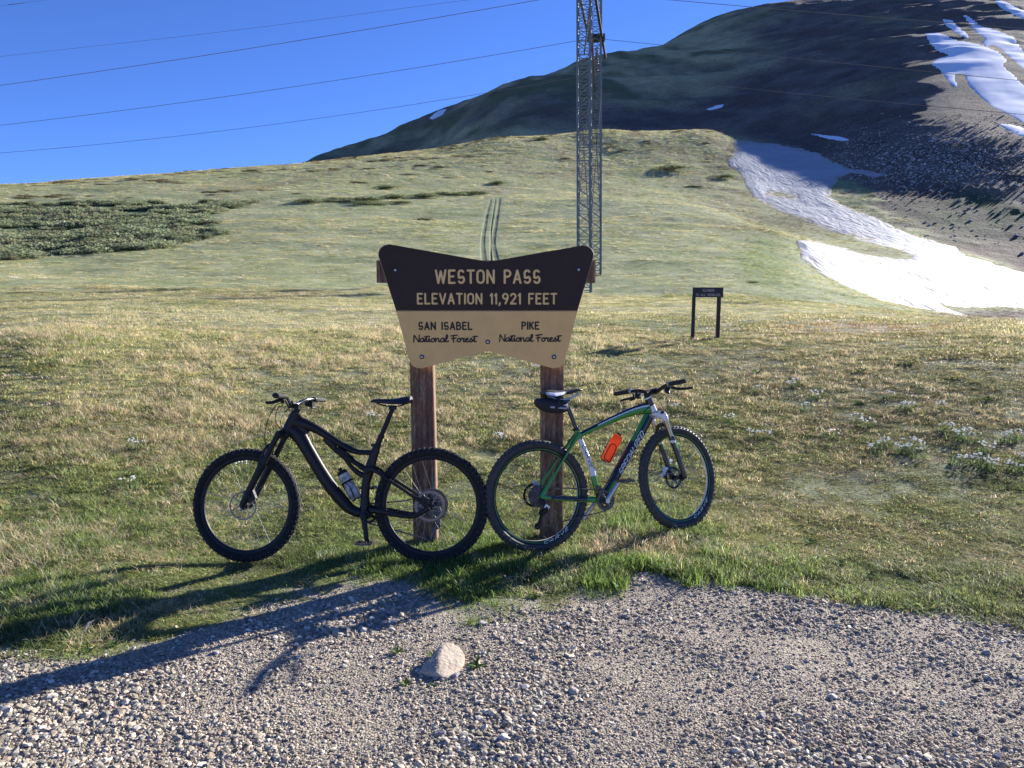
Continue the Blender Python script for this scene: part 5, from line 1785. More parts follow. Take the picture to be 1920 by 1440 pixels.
for s_ in (-1, 1):
    mb = MB()
    loft(mb, [(.345, .785), (.30, .735), (.21, .630), (.10, .490), (.035, .405), (.020, .385)], [.016 * s_, .030 * s_, .044 * s_, .056 * s_, .064 * s_, .066 * s_], [(.016, .010), (.013, .009), (.011, .009), (.012, .008), (.018, .006), (.020, .005)], n=14)
    so = mb.build('seat_stay', [M_GREEN, M_GBLACK], fr)
    for p in so.data.polygons:
        if p.normal.x > .45 and p.center.x > .12: p.material_index = 1
    mb = MB()
    loft(mb, [(.490, .322), (.36, .338), (.20, .358), (.07, .380), (.020, .392)], [.028 * s_, .046 * s_, .058 * s_, .065 * s_, .067 * s_], [(.020, .011), (.016, .009), (.013, .009), (.013, .008), (.017, .005)], n=14)
    so = mb.build('chain_stay', [M_GREEN, M_GBLACK, M_WHITE], fr)
    for p in so.data.polygons:
        if p.center.x < .37 and p.center.x > .09 and p.normal.z < .3: p.material_index = 1
MB().tube([P3((.334, .806)), P3((.331, .820))], .0235, n=16).build('seat_collar', M_BLK, fr)
mb = MB()
mb.tube([P3((.332, .815)), P3((.266, .998))], .0150, n=16)
mb.box(P3((.262, 1.012)), (.05, .042, .024))
mb.build('seat_post', M_GBLACK, gk)
sd_ = saddle_mb((.100, 1.072), (.392, 1.076)).build('saddle', [M_SADDLE, M_WHITE], gk)
for p in sd_.data.polygons:
    if p.center.x < .245 and p.normal.z < .55 and p.normal.z > -.75 and abs(p.center.y) > .028: p.material_index = 1
mb = MB()
for s_ in (-1, 1):
    loft(mb, [(.14, 1.045), (.19, 1.022), (.29, 1.020), (.36, 1.055)], .021 * s_, .0036, n=6)
mb.build('rails', M_SILVER, sd_)
fk = empty('fork', parent=gk); fk.matrix_basis = SM
mb = MB()
mb.tube([P3(HB), P3((.966, .868))], .027, n=14)
mb.tube([(.985, -.070, .842), (.977, -.058, .860), (.968, -.03, .872), (.965, 0, .874), (.968, .03, .872), (.977, .058, .860), (.985, .070, .842)], [(.021, .022), (.023, .025), (.025, .027), (.028, .028), (.025, .027), (.023, .025), (.021, .022)], n=16, up=(0, 0, 1), smooth=4)
for s_ in (-1, 1):
    mb.tube([P3((.972, .880), .062 * s_), P3((.990, .832), .064 * s_)], .0225, n=14)
mb.build('crown', M_WHITE, fk)
for s_ in (-1, 1):
    y = .064 * s_
    MB().tube([P3((.966, .895), y), P3((.972, .880), y)], .014, n=12).build('top_cap', M_BLK, fk)
    MB().tube([P3((.983, .848), y), P3((1.032, .690), y)], .0160, n=16).build('stanchion', M_GOLD, fk)
    mb = MB()
    loft(mb, [(1.024, .716), (1.028, .704), (1.034, .685), (1.036, .676), (1.052, .628), (1.098, .478), (1.112, .432), (1.116, .410)], y, [(.020, .020), (.0225, .0225), (.0225, .0225), (.0205, .020), (.020, .0195), (.020, .018), (.020, .016), (.014, .013)], n=16)
    lg = mb.build('lower_leg', [M_GBLACK, M_GREEN, M_WHITE], fk)
    for p in lg.data.polygons:
        z = p.center.z
        if .668 < z < .684: p.material_index = 2
        elif .625 < z < .668 and p.normal.x < .5: p.material_index = 1
mb = MB()
mb.tube([(1.040, -.064, .670), (1.022, -.060, .735), (1.008, -.040, .790), (1.002, 0, .803), (1.008, .040, .790), (1.022, .060, .735), (1.040, .064, .670)], [(.010, .014)] * 7, n=10, smooth=4, up=(.3, 0, -.95))
mb.build('arch', M_GBLACK, fk)
mb = MB().box((1.052, .058, .470), (.026, .026, .062), Matrix.Rotation(rad(15), 3, 'Y')); mb.box((1.040, .066, .440), (.03, .02, .03), Matrix.Rotation(rad(15), 3, 'Y'))
mb.build('brake_caliper', M_SILVER, fk)
hbar = empty('handlebar', parent=gk); hbar.matrix_basis = SM
mb = MB()
mb.tube([P3(HT), P3((.893, 1.030))], .020, n=14)
mb.tube([P3((.892, 1.024)), P3((.935, 1.034)), P3((.968, 1.040))], [(.020, .019), (.016, .016), (.020, .018)], n=12, up=(0, 1, 0))
mb.tube([(.970, -.024, 1.041), (.970, .024, 1.041)], .0215, n=14)
mb.build('stem', M_BLK, hbar)
mb = MB()
bp = [(.918, -.345, 1.068), (.930, -.22, 1.068), (.945, -.14, 1.064), (.962, -.07, 1.046), (.970, -.03, 1.041), (.970, .03, 1.041), (.962, .07, 1.046), (.945, .14, 1.064), (.930, .22, 1.068), (.918, .345, 1.068)]
mb.tube(bp, [.011, .011, .012, .0145, .0155, .0155, .0145, .012, .011, .011], n=14, smooth=5)
mb.build('bar', M_BLK, hbar)
for s_ in (-1, 1):
    MB().tube([(.931, .215 * s_, 1.068), (.918, .347 * s_, 1.068)], .0158, n=16, round_ends=True).build('grip', M_GRIP, hbar)
    mb = MB()
    mb.tube([(.935, .185 * s_, 1.068), (.933, .203 * s_, 1.068)], .0185, n=14)
    mb.tube([(.940, .195 * s_, 1.060), (.962, .160 * s_, 1.045), (.968, .125 * s_, 1.040)], [.010, .011, .008], n=10, smooth=3)
    mb.build('lever_clamp', M_SILVER, hbar)
    mb = MB()
    mb.tube([(.952, .195 * s_, 1.045), (.985, .225 * s_, 1.030), (.990, .28 * s_, 1.024), (.985, .345 * s_, 1.022), (.976, .362 * s_, 1.018)], [(.007, .011), (.006, .010), (.005, .009), (.005, .008), (.004, .007)], n=10, smooth=4, round_ends=True, up=(0, 0, 1))
    mb.build('brake_lever', M_BLK, hbar)
    mb = MB()
    mb.lathe([(0, -.014), (.020, -.012), (.025, -.004), (.025, .008), (.018, .015), (0, .016)], 18, Matrix.Translation((.955, .150 * s_, 1.030)) @ Matrix.Rotation(rad(75), 4, 'X'))
    mb.tube([(.95, .165 * s_, 1.02), (.93, .185 * s_, 1.005), (.915, .20 * s_, 1.005)], [.006, .006, .005], n=8, smooth=3)
    mb.build('shifter', M_BLK, hbar)
mb = MB()
mb.tube([(.968, -.15, 1.035), (1.06, -.06, 1.03), (1.095, .02, .95), (1.045, .04, .885), (.985, .03, .86), (.93, -.030, .865)], .0024, n=6, smooth=8)
mb.tube([(.968, .14, 1.035), (1.03, .10, 1.0), (1.02, .0, .93), (.965, -.03, .905), (.90, -.030, .885)], .0024, n=6, smooth=8)
mb.tube([(.968, .15, 1.04), (1.09, .08, 1.02), (1.10, .06, .92), (1.045, .055, .80), (1.02, .075, .66), (1.03, .07, .50)], .0024, n=6, smooth=8)
mb.tube([(.968, -.14, 1.03), (.93, -.08, .97), (.90, -.028, .935), (.85, -.024, .90)], .0024, n=6, smooth=8)
mb.build('cable', M_BLK, gk)
crank_set(gk, (.499, .321), (.603, .452), (.395, .190), -.088, [(.048, 24), (.066, 34)], M_SILVER, ring_y=-.044, pm=M_STEELD)
chain_mb([(.499, .389), (.25, .425), (.03, .452)], -.050, .0042).build('chain', M_STEELD, gk)
chain_mb([(.499, .253), (.26, .225), (-.015, .190)], -.052, .0042).build('chain', M_STEELD, gk)
mb = MB()
loft(mb, [(.022, .375), (.034, .345), (.040, .310), (.024, .285)], [-.072, -.080, -.086, -.078], [(.014, .008), (.014, .012), (.018, .015), (.014, .012)])
dr = mb.build('derailleur', [M_BLK], gk)
MB().box((.044, -.094, .328), (.034, .006, .026), Matrix.Rotation(rad(35), 3, 'Y')).build('logo_plate', M_SILVER, dr)
mb = MB()
for s_ in (-.006, .006):
    loft(mb, [(.022, .292), (.008, .245), (-.016, .200)], -.060 + s_, [(.011, .0016), (.009, .0016), (.012, .0016)])
mb.build('cage', M_BLK, dr)
for c in ((.02, .288), (-.016, .203)):
    b2 = MB(); cog_mb(.020, -.062, -.058, 11, b2, inner=.006); b2.v = [(x + c[0], y, z + c[1]) for x, y, z in b2.v]
    b2.build('pulley', M_BLK, dr, smooth=False)
mb = MB().box((.040, .056, .464), (.045, .024, .026), Matrix.Rotation(rad(40), 3, 'Y')); mb.box((.022, .05, .458), (.022, .022, .02))
mb.build('brake_caliper', M_SILVER, gk)
MB().box((.462, -.03, .398), (.03, .03, .045)).box((.474, -.048, .385), (.05, .008, .03), Matrix.Rotation(rad(-25), 3, 'Y')).build('front_derailleur', M_STEELD, gk)
# cage, bottle, saddle bag
BT, BB2 = Vector((.660, 0, .757)), Vector((.545, 0, .588))
bd = (BT - BB2).normalized(); bn = Vector((-bd.z, 0, bd.x))        # away from the down tube
mb = MB()
for s_ in (-1, 1):
    mb.tube([BB2 - bn * .034 + Vector((0, .006 * s_, -.002)), BB2 + Vector((0, .030 * s_, 0)) - bd * .004, BB2 + bn * .030 + Vector((0, .022 * s_, 0)), BB2 + bd * .05 + bn * .034 + Vector((0, .022 * s_, 0)), BB2 + bd * .105 + bn * .032 + Vector((0, .024 * s_, 0)),
             BB2 + bd * .115 + bn * .010 + Vector((0, .040 * s_, 0)), BB2 + bd * .095 - bn * .008 + Vector((0, .040 * s_, 0)), BB2 + bd * .03 - bn * .012 + Vector((0, .040 * s_, 0)), BB2 - bd * .004 - bn * .014 + Vector((0, .035 * s_, 0))], .0030, n=6, smooth=5)
mb.build('bottle_cage', M_BLK, gk)
M_BOT2 = mat('orange_bottle', (.95, .26, .06), rough=.35, spec=.5, noise=(12, (.90, .22, .045), .2))
translucent(M_BOT2, .6)
bottle('water_bottle', 'bright orange water bottle in the cage of the green bicycle', BT, BB2, .0365, (M_BOT2, M_BOT2, M_BLK), RB_LOC, RB_ROT)
M_BAG = mat('bag_fabric', (.016, .017, .022), rough=.7, bump=(400, .4))
M_REFL = mat('grey_reflective_strip', (.36, .37, .40), rough=.4)
bag = empty('saddle_bag')
bc = Vector((.165, 0, .985))
place_with(bag, RB_LOC, RB_ROT, bc)
tag(bag, 'black saddle bag with grey strips strapped under the saddle', 'bag')
mb = MB()
mb.tube([(-.118, 0, .040), (-.100, 0, .022), (-.065, 0, .006), (0, 0, -.006), (.060, 0, -.016), (.098, 0, -.018), (.108, 0, -.018)],
        [(.022, .014), (.040, .032), (.046, .045), (.046, .050), (.040, .044), (.030, .032), (.018, .020)], n=20, smooth=4, up=(0, 0, 1))
mb.build('pouch', M_BAG, bag)
mb = MB()
for (x0, x1) in ((-.035, -.005), (.020, .090)):
    pts_ = []
    for x in np.linspace(x0, x1, 5):
        ry = np.interp(x, [-.065, 0, .06, .098], [.046, .046, .040, .030])
        pts_.append((x, -ry * .97 - .0005, -.014 - .12 * (x + .035)))
    mb.tube(pts_, [(.006, .0015)] * 5, n=6, up=(0, 1, 0))
mb.build('reflective_strip', M_REFL, bag)
mb = MB()
mb.tube([(.02, -.047, -.02), (.03, -.042, .03), (.055, -.02, .055)], [(.011, .002)] * 3, n=6, smooth=3, up=(0, 1, 0))
mb.tube([(.02, .047, -.02), (.03, .042, .03), (.055, .02, .055)], [(.011, .002)] * 3, n=6, smooth=3, up=(0, 1, 0))
mb.tube([(.095, -.02, -.02), (.112, 0, -.015), (.095, .02, -.02)], [(.009, .002)] * 3, n=6, smooth=3)
mb.build('strap', M_BAG, bag)

# ------------------------------------------------------------------ willow thicket, shrubs, weeds, flowers, straw
M_LEAF_I = foliage_mat('willow_leaf', .5)
M_WILLOW = foliage_mat('willow_shrub_leaf', .45, col=(.19, .225, .12))
M_STEM = mat('willow_stem', (.09, .07, .05), rough=.9)


def leaf_dome(name, n, R, H, leaf, m, flat=1.0, seed=1):
    """many leaf-sized faces through a low dome"""
    rg = random.Random(seed)
    vs, fs, tn = [], [], []
    lobes = [(rg.uniform(-.6, .6) * R, rg.uniform(-.6, .6) * R, rg.uniform(.45, .75) * R, rg.uniform(.65, 1.0) * H) for _ in range(5)]
    for i in range(n):
        lx, ly, lr, lh = rg.choice(lobes)
        a = rg.uniform(0, 6.283); el = math.asin(rg.uniform(-.05, 1))
        k = rg.uniform(.72, 1.05) if rg.random() < .8 else rg.uniform(.3, .7)
        p = Vector((lx + lr * k * math.cos(a) * math.cos(el), ly + lr * k * math.sin(a) * math.cos(el), max(.02, lh * k * math.sin(el))))
        d = Vector((rg.uniform(-1, 1), rg.uniform(-1, 1), rg.uniform(-.2, 1.3))).normalized()
        s = d.orthogonal().normalized()
        s.rotate(Matrix.Rotation(rg.uniform(0, 6.28), 3, d))
        l, w = leaf * rg.uniform(.7, 1.4), leaf * rg.uniform(.22, .4)
        b = len(vs)
        t = d.cross(s)
        vs += [p, p + d * l * .5 + s * w, p + d * l, p + d * l * .5 - s * w]
        fs.append((b, b + 1, b + 2, b + 3))
        q = rg.uniform(.65, 1.35)
        tn += [(q * rg.uniform(.9, 1.2), q, q * rg.uniform(.8, 1.1))] * 4
    me = bpy.data.meshes.new(name)
    me.from_pydata([tuple(v) for v in vs], [], fs)
    color_attr(me, 'tone', np.array(tn))
    me.materials.append(m)
    return me
DOME = [proto('willow', leaf_dome('willow', 520, 1.0, .95, .20, M_LEAF_I, seed=30 + k)) for k in range(3)]
THICK = [(-260, 372), (0, 379), (120, 382), (300, 379), (360, 383), (405, 377), (470, 378), (452, 388), (425, 396), (400, 402), (372, 408), (400, 417), (438, 424), (432, 436), (410, 444), (350, 456), (300, 466), (240, 474), (120, 478), (60, 484), (0, 490), (-260, 500)]
cand = np.argwhere((GPX > -300) & (GPX < 480) & (GPY > 365) & (GPY < 500) & (RR[None] < 185) & (RR[None] > 55))
D = poly_dist(GPX[cand[:, 0], cand[:, 1]], GPY[cand[:, 0], cand[:, 1]], THICK)
gap = fbm(GX[cand[:, 0], cand[:, 1]] / 9., GY[cand[:, 0], cand[:, 1]] / 2.6, 4, 601)
rr_ = RR[cand[:, 1]]
ok = (D > 1.5) & (gap > -.09)
cand, rr_, gap = cand[ok], rr_[ok], gap[ok]
wgt = rr_ ** 2.0
ch = RNG.choice(len(cand), 2600, p=wgt / wgt.sum())
tx = GX[cand[ch, 0], cand[ch, 1]] + RNG.normal(0, .25, len(ch)); ty = GY[cand[ch, 0], cand[ch, 1]] + RNG.normal(0, .3, len(ch))
tz = height(tx, ty)
n = len(tx)
s = RNG.uniform(.55, 1.0, n) * (1 + 1.1 * np.clip(gap[ch], -.2, .5))
tt = np.array([.25, .29, .17]) * RNG.uniform(.7, 1.3, (n, 1)) * np.where(RNG.random((n, 1)) < .22, np.array([1.06, .94, .95]), 1)
make_scatter('willow_thicket', np.stack([tx, ty, tz - .05], 1), np.stack([RNG.uniform(-.1, .1, n), RNG.uniform(-.1, .1, n), RNG.uniform(0, 6.28, n)], 1), np.stack([s * 1.45, s * 1.3, s * .62], 1),
             RNG.integers(0, 3, n), tt, DOME, 'low grey-green willow thicket on the left of the meadow')

# dark heath mats near the crest of the meadow
cand = np.argwhere((GPX > -100) & (GPX < 1340) & (GPY > 240) & (GPY < 372) & (RR[None] < 320) & (RR[None] > 120) & (G_MT < .3))
hf = fbm(GX[cand[:, 0], cand[:, 1]] / 16., GY[cand[:, 0], cand[:, 1]] / 9., 4, 651)
up_ = GPY[cand[:, 0], cand[:, 1]] - np.interp(GPX[cand[:, 0], cand[:, 1]], [0, 590, 1000, 1340], [346, 302, 250, 244])
ok = (hf > .08) & (up_ < 70) & (RNG.random(len(cand)) < np.clip(1.15 - up_ / 60., .06, 1))
cand = cand[ok]
ch = RNG.choice(len(cand), 420)
tx = GX[cand[ch, 0], cand[ch, 1]] + RNG.normal(0, .8, 420); ty = GY[cand[ch, 0], cand[ch, 1]] + RNG.normal(0, 1.2, 420)
s = RNG.uniform(.4, 1.2, 420)
tt = np.array([.17, .15, .09]) * RNG.uniform(.7, 1.4, (420, 1))
make_scatter('heath', np.stack([tx, ty, height(tx, ty) - .08], 1), np.stack([np.zeros(420), np.zeros(420), RNG.uniform(-.4, .4, 420)], 1), np.stack([s * 2.2, s, s * .26], 1), RNG.integers(0, 3, 420), tt, DOME, 'low brown heath mats near the crest of the meadow')


def shrub_at(px, py, wpx, k, label, hfac=.8, group=None):
    p = hit([px], [py])[0]
    d = math.hypot(p[0], p[1])
    R = wpx / 2 * d / FOC
    o = empty('willow_shrub', p, (0, 0, random.uniform(-.25, .25)))
    f = bpy.data.objects.new('foliage', SHRUB_ME[k % 3]); link(f, o)
    st = bpy.data.objects.new('stem', STEM_ME); link(st, o)
    sq = R / 1.25
    for q in (f, st): q.scale = (sq, sq * .7, sq * hfac)
    tag(o, label, 'shrub', group)
SHRUB_ME = [leaf_dome('willow_foliage', 900, 1.0, .95, .16, M_WILLOW, seed=50 + k) for k in range(3)]
mbs = MB()
for k in range(9):
    a = k * .7
    mbs.tube([(0, 0, -.2), (.25 * math.cos(a), .25 * math.sin(a), .3), (.6 * math.cos(a), .6 * math.sin(a), .65)], [.03, .02, .008], n=5)
STEM_ME = mbs.mesh('stem', M_STEM)
SHR = [(574, 380, 62), (625, 379, 50), (676, 377, 66), (735, 372, 62), (690, 384, 58), (745, 381, 40), (790, 370, 60), (838, 366, 56), (884, 364, 48), (720, 354, 52), (630, 374, 40)]
SLAB = ['leftmost shrub of the low row behind the sign', 'second shrub from the left in the low row', 'shrub left of the middle of the low row', 'broad shrub in the middle of the low row', 'broad dark shrub in front of the low row', 'small shrub in front of the low row',
        'shrub right of the middle of the low row', 'second shrub from the right in the low row', 'rightmost shrub of the low row near the wheel ruts', 'shrub standing alone just behind the low row', 'small shrub tucked behind the left of the low row']
for i, ((a, b, w), lb) in enumerate(zip(SHR, SLAB)):
    shrub_at(a, b, w * 1.45, i, lb, .2, 'low willow shrubs in a row on the slope')
for i, (a, b, w, lb) in enumerate(((790, 412, 62, 'flat dark shrub lying left of the wheel ruts'), (1412, 530, 26, 'small round shrub alone right of the tower foot'), (1350, 334, 56, 'dark shrub clinging to the hill edge beside the snowfield'),
                                   (1250, 318, 110, 'wide dark shrub mat on the hill beneath the mountain'), (1300, 350, 40, 'little dark shrub below the wide shrub mat'), (1010, 262, 40, 'small dark shrub on the top of the meadow rise'), (930, 345, 50, 'low shrub on the slope above the wheel ruts'))):
    shrub_at(a, b, w, i, lb, .13 if i in (0, 3, 4) else .3)

# white flower clumps
M_PETAL = foliage_mat('white_petal', .55, col=(.88, .88, .84), vary=False)
M_FLEAF = foliage_mat('flower_leaf', .4, col=(.12, .17, .07))
def flower_meshes(seed):
    rg = random.Random(seed)
    bl = []
    for _ in range(46):
        a = rg.uniform(0, 6.28); q = .085 * math.sqrt(rg.random())
        bl.append((q * math.cos(a), q * math.sin(a), rg.uniform(0, 6.28), rg.uniform(.04, .09), rg.uniform(.2, 1), .008, tones('g')))
    leaf = blade_mesh('leaves', bl, M_FLEAF)
    vs, fs = [], []
    for _ in range(rg.randint(8, 14)):
        a = rg.uniform(0, 6.28); q = .075 * math.sqrt(rg.random())
        c = Vector((q * math.cos(a), q * math.sin(a), rg.uniform(.06, .10)))
        rr = rg.uniform(.008, .014)
        b = len(vs)
        vs += [tuple(c + Vector(d) * rr) for d in ((1, 0, 0), (0, 1, 0), (-1, 0, 0), (0, -1, 0), (.7, .7, -.1), (-.7, .7, -.1), (0, 0, .75), (0, 0, -.6))]
        fs += [(b, b + 4, b + 6), (b + 4, b + 1, b + 6), (b + 1, b + 5, b + 6), (b + 5, b + 2, b + 6), (b + 2, b + 3, b + 6), (b + 3, b, b + 6), (b, b + 7, b + 4), (b + 4, b + 7, b + 1), (b + 1, b + 7, b + 5), (b + 5, b + 7, b + 2), (b + 2, b + 7, b + 3), (b + 3, b + 7, b)]
    fl = bpy.data.meshes.new('flower_heads'); fl.from_pydata(vs, [], fs); fl.materials.append(M_PETAL)
    return leaf, fl
FL = [flower_meshes(70 + k) for k in range(4)]
FPOS = [(1419, 738), (1481, 728), (1496, 724), (1530, 749), (1668, 748), (1699, 768), (1512, 771), (1626, 802), (1608, 793), (1776, 810), (1792, 826), (1806, 820), (1831, 831), (1907, 824), (1890, 830), (1657, 840), (1643, 851), (1705, 838), (1718, 844), (1692, 850), (1721, 860), (1803, 871),
        (1838, 871), (1860, 882), (1848, 880), (1902, 885), (1431, 825), (1412, 822), (1555, 823), (1369, 793), (1917, 872), (1852, 850), (1700, 770), (1765, 769), (1252, 882), (1262, 772), (520, 690), (1010, 696), (1040, 690), (255, 842), (455, 886), (240, 915), (935, 830), (700, 790), (985, 868)]
ORD = ['leftmost', 'second', 'third', 'fourth', 'fifth', 'sixth', 'seventh', 'eighth', 'ninth', 'tenth', 'eleventh', 'twelfth', 'thirteenth']
FLAB = [None] * len(FPOS)
for lo, hi, nm in ((0, 760, 'the farthest white flower scatter past the green bicycle'), (760, 815, 'the second farthest white flower scatter past the green bicycle'), (815, 836, 'the thick middle white flower band past the green bicycle'),
                   (836, 866, 'the near white flower band past the green bicycle'), (866, 2000, 'the nearest white flower scatter past the green bicycle')):
    m_ = sorted([i for i, (a, b) in enumerate(FPOS) if a > 1350 and lo <= b < hi], key=lambda i: FPOS[i][0])
    for k, i in enumerate(m_): FLAB[i] = ('%s of %s' if k == 0 else '%s from the left in %s') % (ORD[k], nm)
for i, (a, b) in enumerate(FPOS):
    if a <= 1350: FLAB[i] = {(1252, 882): 'white wildflowers seen through the front wheel of the green bicycle', (1262, 772): 'white wildflowers just above the fork of the green bicycle', (520, 690): 'white wildflowers in the meadow above the black bicycle handlebar', (1010, 696): 'white wildflowers by the right sign post, nearer the post',
                             (1040, 690): 'white wildflowers behind the right sign post', (255, 842): 'white wildflowers left of the black bicycle, at the tyre top level', (455, 886): 'white wildflowers seen through the black front wheel', (240, 915): 'white wildflowers left of the black bicycle, at the hub level',
                             (935, 830): 'white wildflowers between the two rear wheels', (700, 790): 'white wildflowers beneath the black saddle', (985, 868): 'white wildflowers seen through the green bicycle rear wheel'}[(a, b)]
fspots = hit([p[0] for p in FPOS], [p[1] for p in FPOS])
for i, (p, (px, py)) in enumerate(zip(fspots, FPOS)):
    o = empty('wildflower_clump', p, (0, 0, random.uniform(0, 6.28)))
    lf, fl = FL[i % 4]
    for nm, me_ in (('leaves', lf), ('flower_heads', fl)):
        c = bpy.data.objects.new(nm, me_); link(c, o)
        c.scale = (random.uniform(.8, 1.3),) * 3 if nm == 'leaves' else (random.uniform(.9, 1.25), random.uniform(.9, 1.25), 1.05)
    tag(o, FLAB[i], 'wildflower', 'white wildflowers right of the bicycles' if px > 1350 else 'white wildflowers around the sign')

# leafy weeds
def weed_mesh(name, n, L, W, col, up, seed):
    rg = random.Random(seed)
    vs, fs, tn = [], [], []
    for k in range(n):
        a = k * 2.4 + rg.uniform(-.3, .3)
        d = Vector((math.cos(a), math.sin(a), 0)); sdw = Vector((-math.sin(a), math.cos(a), 0))
        l = L * rg.uniform(.6, 1.1); w = W * rg.uniform(.7, 1.1); e = up * rg.uniform(.5, 1.4)
        b = len(vs)
        for t, ww in ((0, .25), (.35, .9), (.7, .85)):
            c = d * l * t + Vector((0, 0, l * e * t * (1.2 - .6 * t)))
            vs += [tuple(c - sdw * w * ww / 2 + Vector((0, 0, .12 * w))), tuple(c), tuple(c + sdw * w * ww / 2 + Vector((0, 0, .12 * w)))]
        vs.append(tuple(d * l + Vector((0, 0, l * e * .55))))
        for q in (0, 3):
            fs += [(b + q, b + q + 1, b + q + 4, b + q + 3), (b + q + 1, b + q + 2, b + q + 5, b + q + 4)]
        fs += [(b + 6, b + 7, b + 9), (b + 7, b + 8, b + 9)]
        q = rg.uniform(.7, 1.3); tn += [(q, q, q * .9)] * 10
    me = bpy.data.meshes.new(name); me.from_pydata(vs, [], fs); color_attr(me, 'tone', np.array(tn))
    me.materials.append(foliage_mat('weed_leaf', .4, col=col)); return me
WEED = [weed_mesh('weed', 11, .085, .026, (.06, .11, .028), .6, 5), weed_mesh('weed', 15, .07, .018, (.10, .16, .045), .9, 6), weed_mesh('weed', 9, .06, .03, (.085, .15, .04), .35, 8)]
WP = [(893, 1250, 0, 1.0, 'dark leafy weed in the gravel just right of the pale rock'), (812, 1232, 1, .9, 'small weed behind the pale rock'), (815, 1283, 2, .7, 'tiny weed at the front of the pale rock'), (760, 1285, 1, .7, 'tiny weed left of the pale rock in gravel'), (745, 1225, 1, .8, 'low weed behind and left of the pale rock'),
      (775, 1072, 0, 1.0, 'broad-leaved weed under the black bicycle rear wheel'), (985, 1090, 0, 1.2, 'broad-leaved weed in the lush grass tongue'), (1000, 1120, 2, 1.2, 'pale-green weed at the tip of the lush grass tongue'), (1130, 1062, 0, 1.1, 'leafy weed in the grass right of the lush tongue'), (1290, 1095, 2, 1.0, 'small weed in the gravel left of the bare edge'), (1285, 1100, 1, .8, 'tiny weed beside the small gravel weed'),
      (1385, 1080, 0, 1.0, 'leafy weed on the gravel edge behind the bare patch'), (1425, 1095, 1, .9, 'weed cluster on the gravel edge'), (1575, 1060, 0, 1.3, 'bright leafy weed in the grass by the right gravel edge'), (1630, 1085, 1, 1.2, 'bright weed nearest the right gravel edge'), (1520, 1020, 1, 1.2, 'leafy weed in thin grass right of the green bicycle'),
      (215, 1212, 1, 1.0, 'weed tuft on the gravel edge at the left'), (165, 1222, 0, .9, 'weed at the left gravel edge beside a seed stalk'), (1420, 700, 0, 2.0, 'bright green plant in the meadow right of the closed sign'), (1612, 700, 1, 2.6, 'wide bright green plant farther right of the closed sign'), (1705, 685, 0, 2.2, 'bright green plant at the far right of the meadow'), (1612, 757, 2, 2.0, 'low green plant among the white flowers'), (1850, 752, 1, 2.2, 'grey-green plant near the right edge of the picture'), (1690, 685, 2, 2.0, 'small green plant left of the far right one'),
      (75, 880, 0, 1.6, 'bright green plant near the left edge of the picture'), (270, 560, 2, 2.0, 'low green plant in the left meadow')]
ws = hit([w[0] for w in WP], [w[1] for w in WP])
for p, w in zip(ws, WP):
    o = bpy.data.objects.new('weed', WEED[w[2]]); link(o)
    o.location = p; o.rotation_euler = (0, 0, random.uniform(0, 6.28)); o.scale = (w[3] * .75, w[3] * .75, w[3] * .65)
    tag(o, w[4], 'weed')

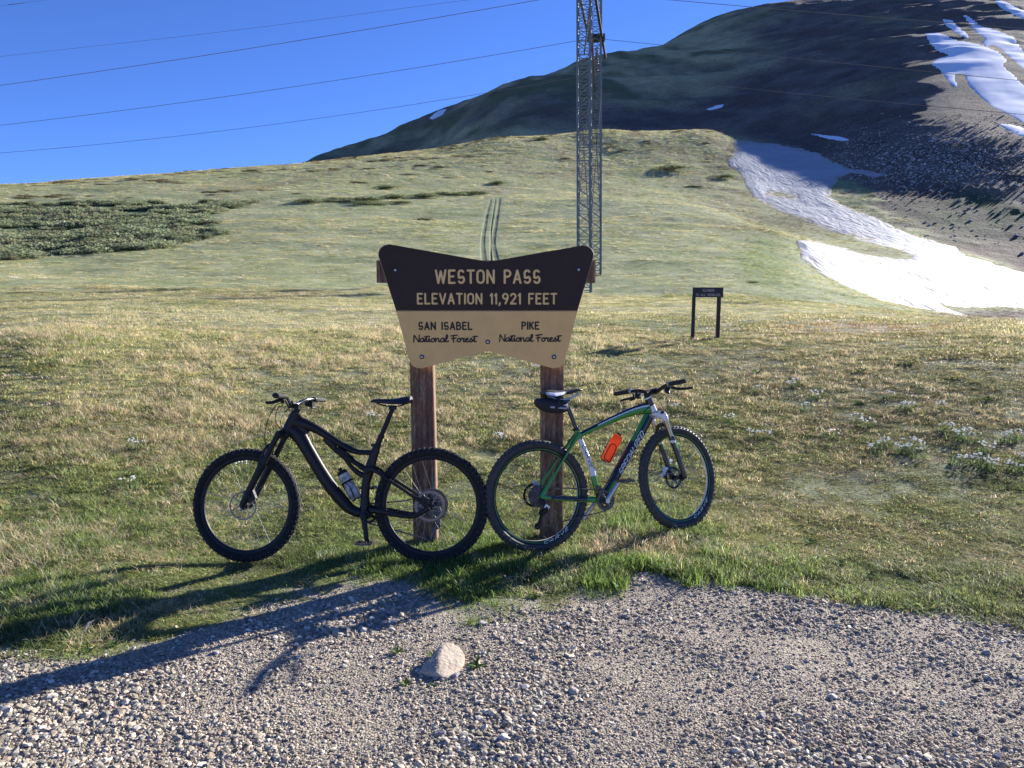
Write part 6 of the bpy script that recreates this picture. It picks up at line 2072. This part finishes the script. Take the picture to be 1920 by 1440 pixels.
# loose straw stalks
M_STRAW = mat('straw', (.60, .53, .40), rough=.8)
ST = [((436, 838), (518, 809), .0035, 'pale straw stalk slanting up behind the black front wheel'), ((118, 1032), (190, 1003), .0018, 'thin straw lying in the grass at the left'), ((362, 1024), (380, 1018), .002, 'short straw by the black front wheel'), ((330, 932), (358, 921), .0025, 'straw stalk touching the black front tyre'),
      ((1392, 965), (1412, 940), .0016, 'thin straw right of the green bicycle'), ((475, 962), (492, 1022), .002, 'straw seen through the black front wheel'), ((290, 1232), (318, 1222), .002, 'pale straw on the gravel at the left')]
for (a, b, w, lb) in ST:
    p, q = [Vector(v) for v in hit([a[0], b[0]], [a[1], b[1]])]
    q2 = at(b[0], b[1], p.y + .10)
    p.z += .02
    o = MB().tube([Vector((0, 0, 0)), (q2 - p) * .5 + Vector((0, 0, .006)), (q2 - p)], [w, w, w * .5], n=5, smooth=5).build('straw_stalk', M_STRAW)
    o.location = p
    tag(o, lb, 'straw')
# seed head at the left gravel edge
p = Vector(hit([152], [1215])[0])
o = empty('seed_stalk', p)
tag(o, 'dry seed head standing at the left gravel edge', 'seed head')
MB().tube([(0, 0, 0), (.01, 0, .07), (.035, .005, .12)], .0014, n=5, smooth=4).build('stem', M_STRAW, o)
mb = MB()
for k in range(8):
    mb.tube([(.018 + .003 * k, .003, .085 + .006 * k), (.03 + .006 * k, .008 * (-1) ** k, .10 + .006 * k)], [.003, .001], n=5)
mb.build('seed_head', M_STRAW, o)
# loose stones
SPOS = [(855, 1268, 0, .022, 'small stone against the right foot of the pale rock'), (1060, 1172, 1, .02, 'flat grey stone in the gravel below the grass tongue'), (1172, 1157, 0, .018, 'rounded stone at the gravel edge under the green bicycle'), (905, 1170, 1, .024, 'pale stone left of the flat grey stone'), (985, 1290, 1, .02, 'pale pebble right of the pale rock'), (1075, 1298, 3, .022, 'brown stone in the open gravel'),
        (945, 1385, 1, .024, 'bright stone low in the gravel'), (825, 1376, 2, .02, 'dark stone low in the gravel left of the bright one'), (1562, 1308, 1, .02, 'light stone in the right gravel'), (1430, 1345, 2, .018, 'dark pebble in the right gravel'), (1850, 1225, 3, .02, 'brown stone by the right edge of the gravel'), (1855, 1275, 0, .016, 'grey stone beneath the brown one at the right edge'), (405, 1225, 1, .018, 'white pebble beside the handlebar shadow'), (645, 1250, 1, .016, 'white pebble left of the pale rock')]
ss = hit([w[0] for w in SPOS], [w[1] for w in SPOS])
for p, w in zip(ss, SPOS):
    o = bpy.data.objects.new('stone', stone_me[w[2]]); link(o)
    o.location = (p[0], p[1], p[2] + w[3] * .25); o.rotation_euler = (random.uniform(-.3, .3), random.uniform(-.3, .3), random.uniform(0, 6)); o.scale = (w[3],) * 3
    tag(o, w[4], 'stone')
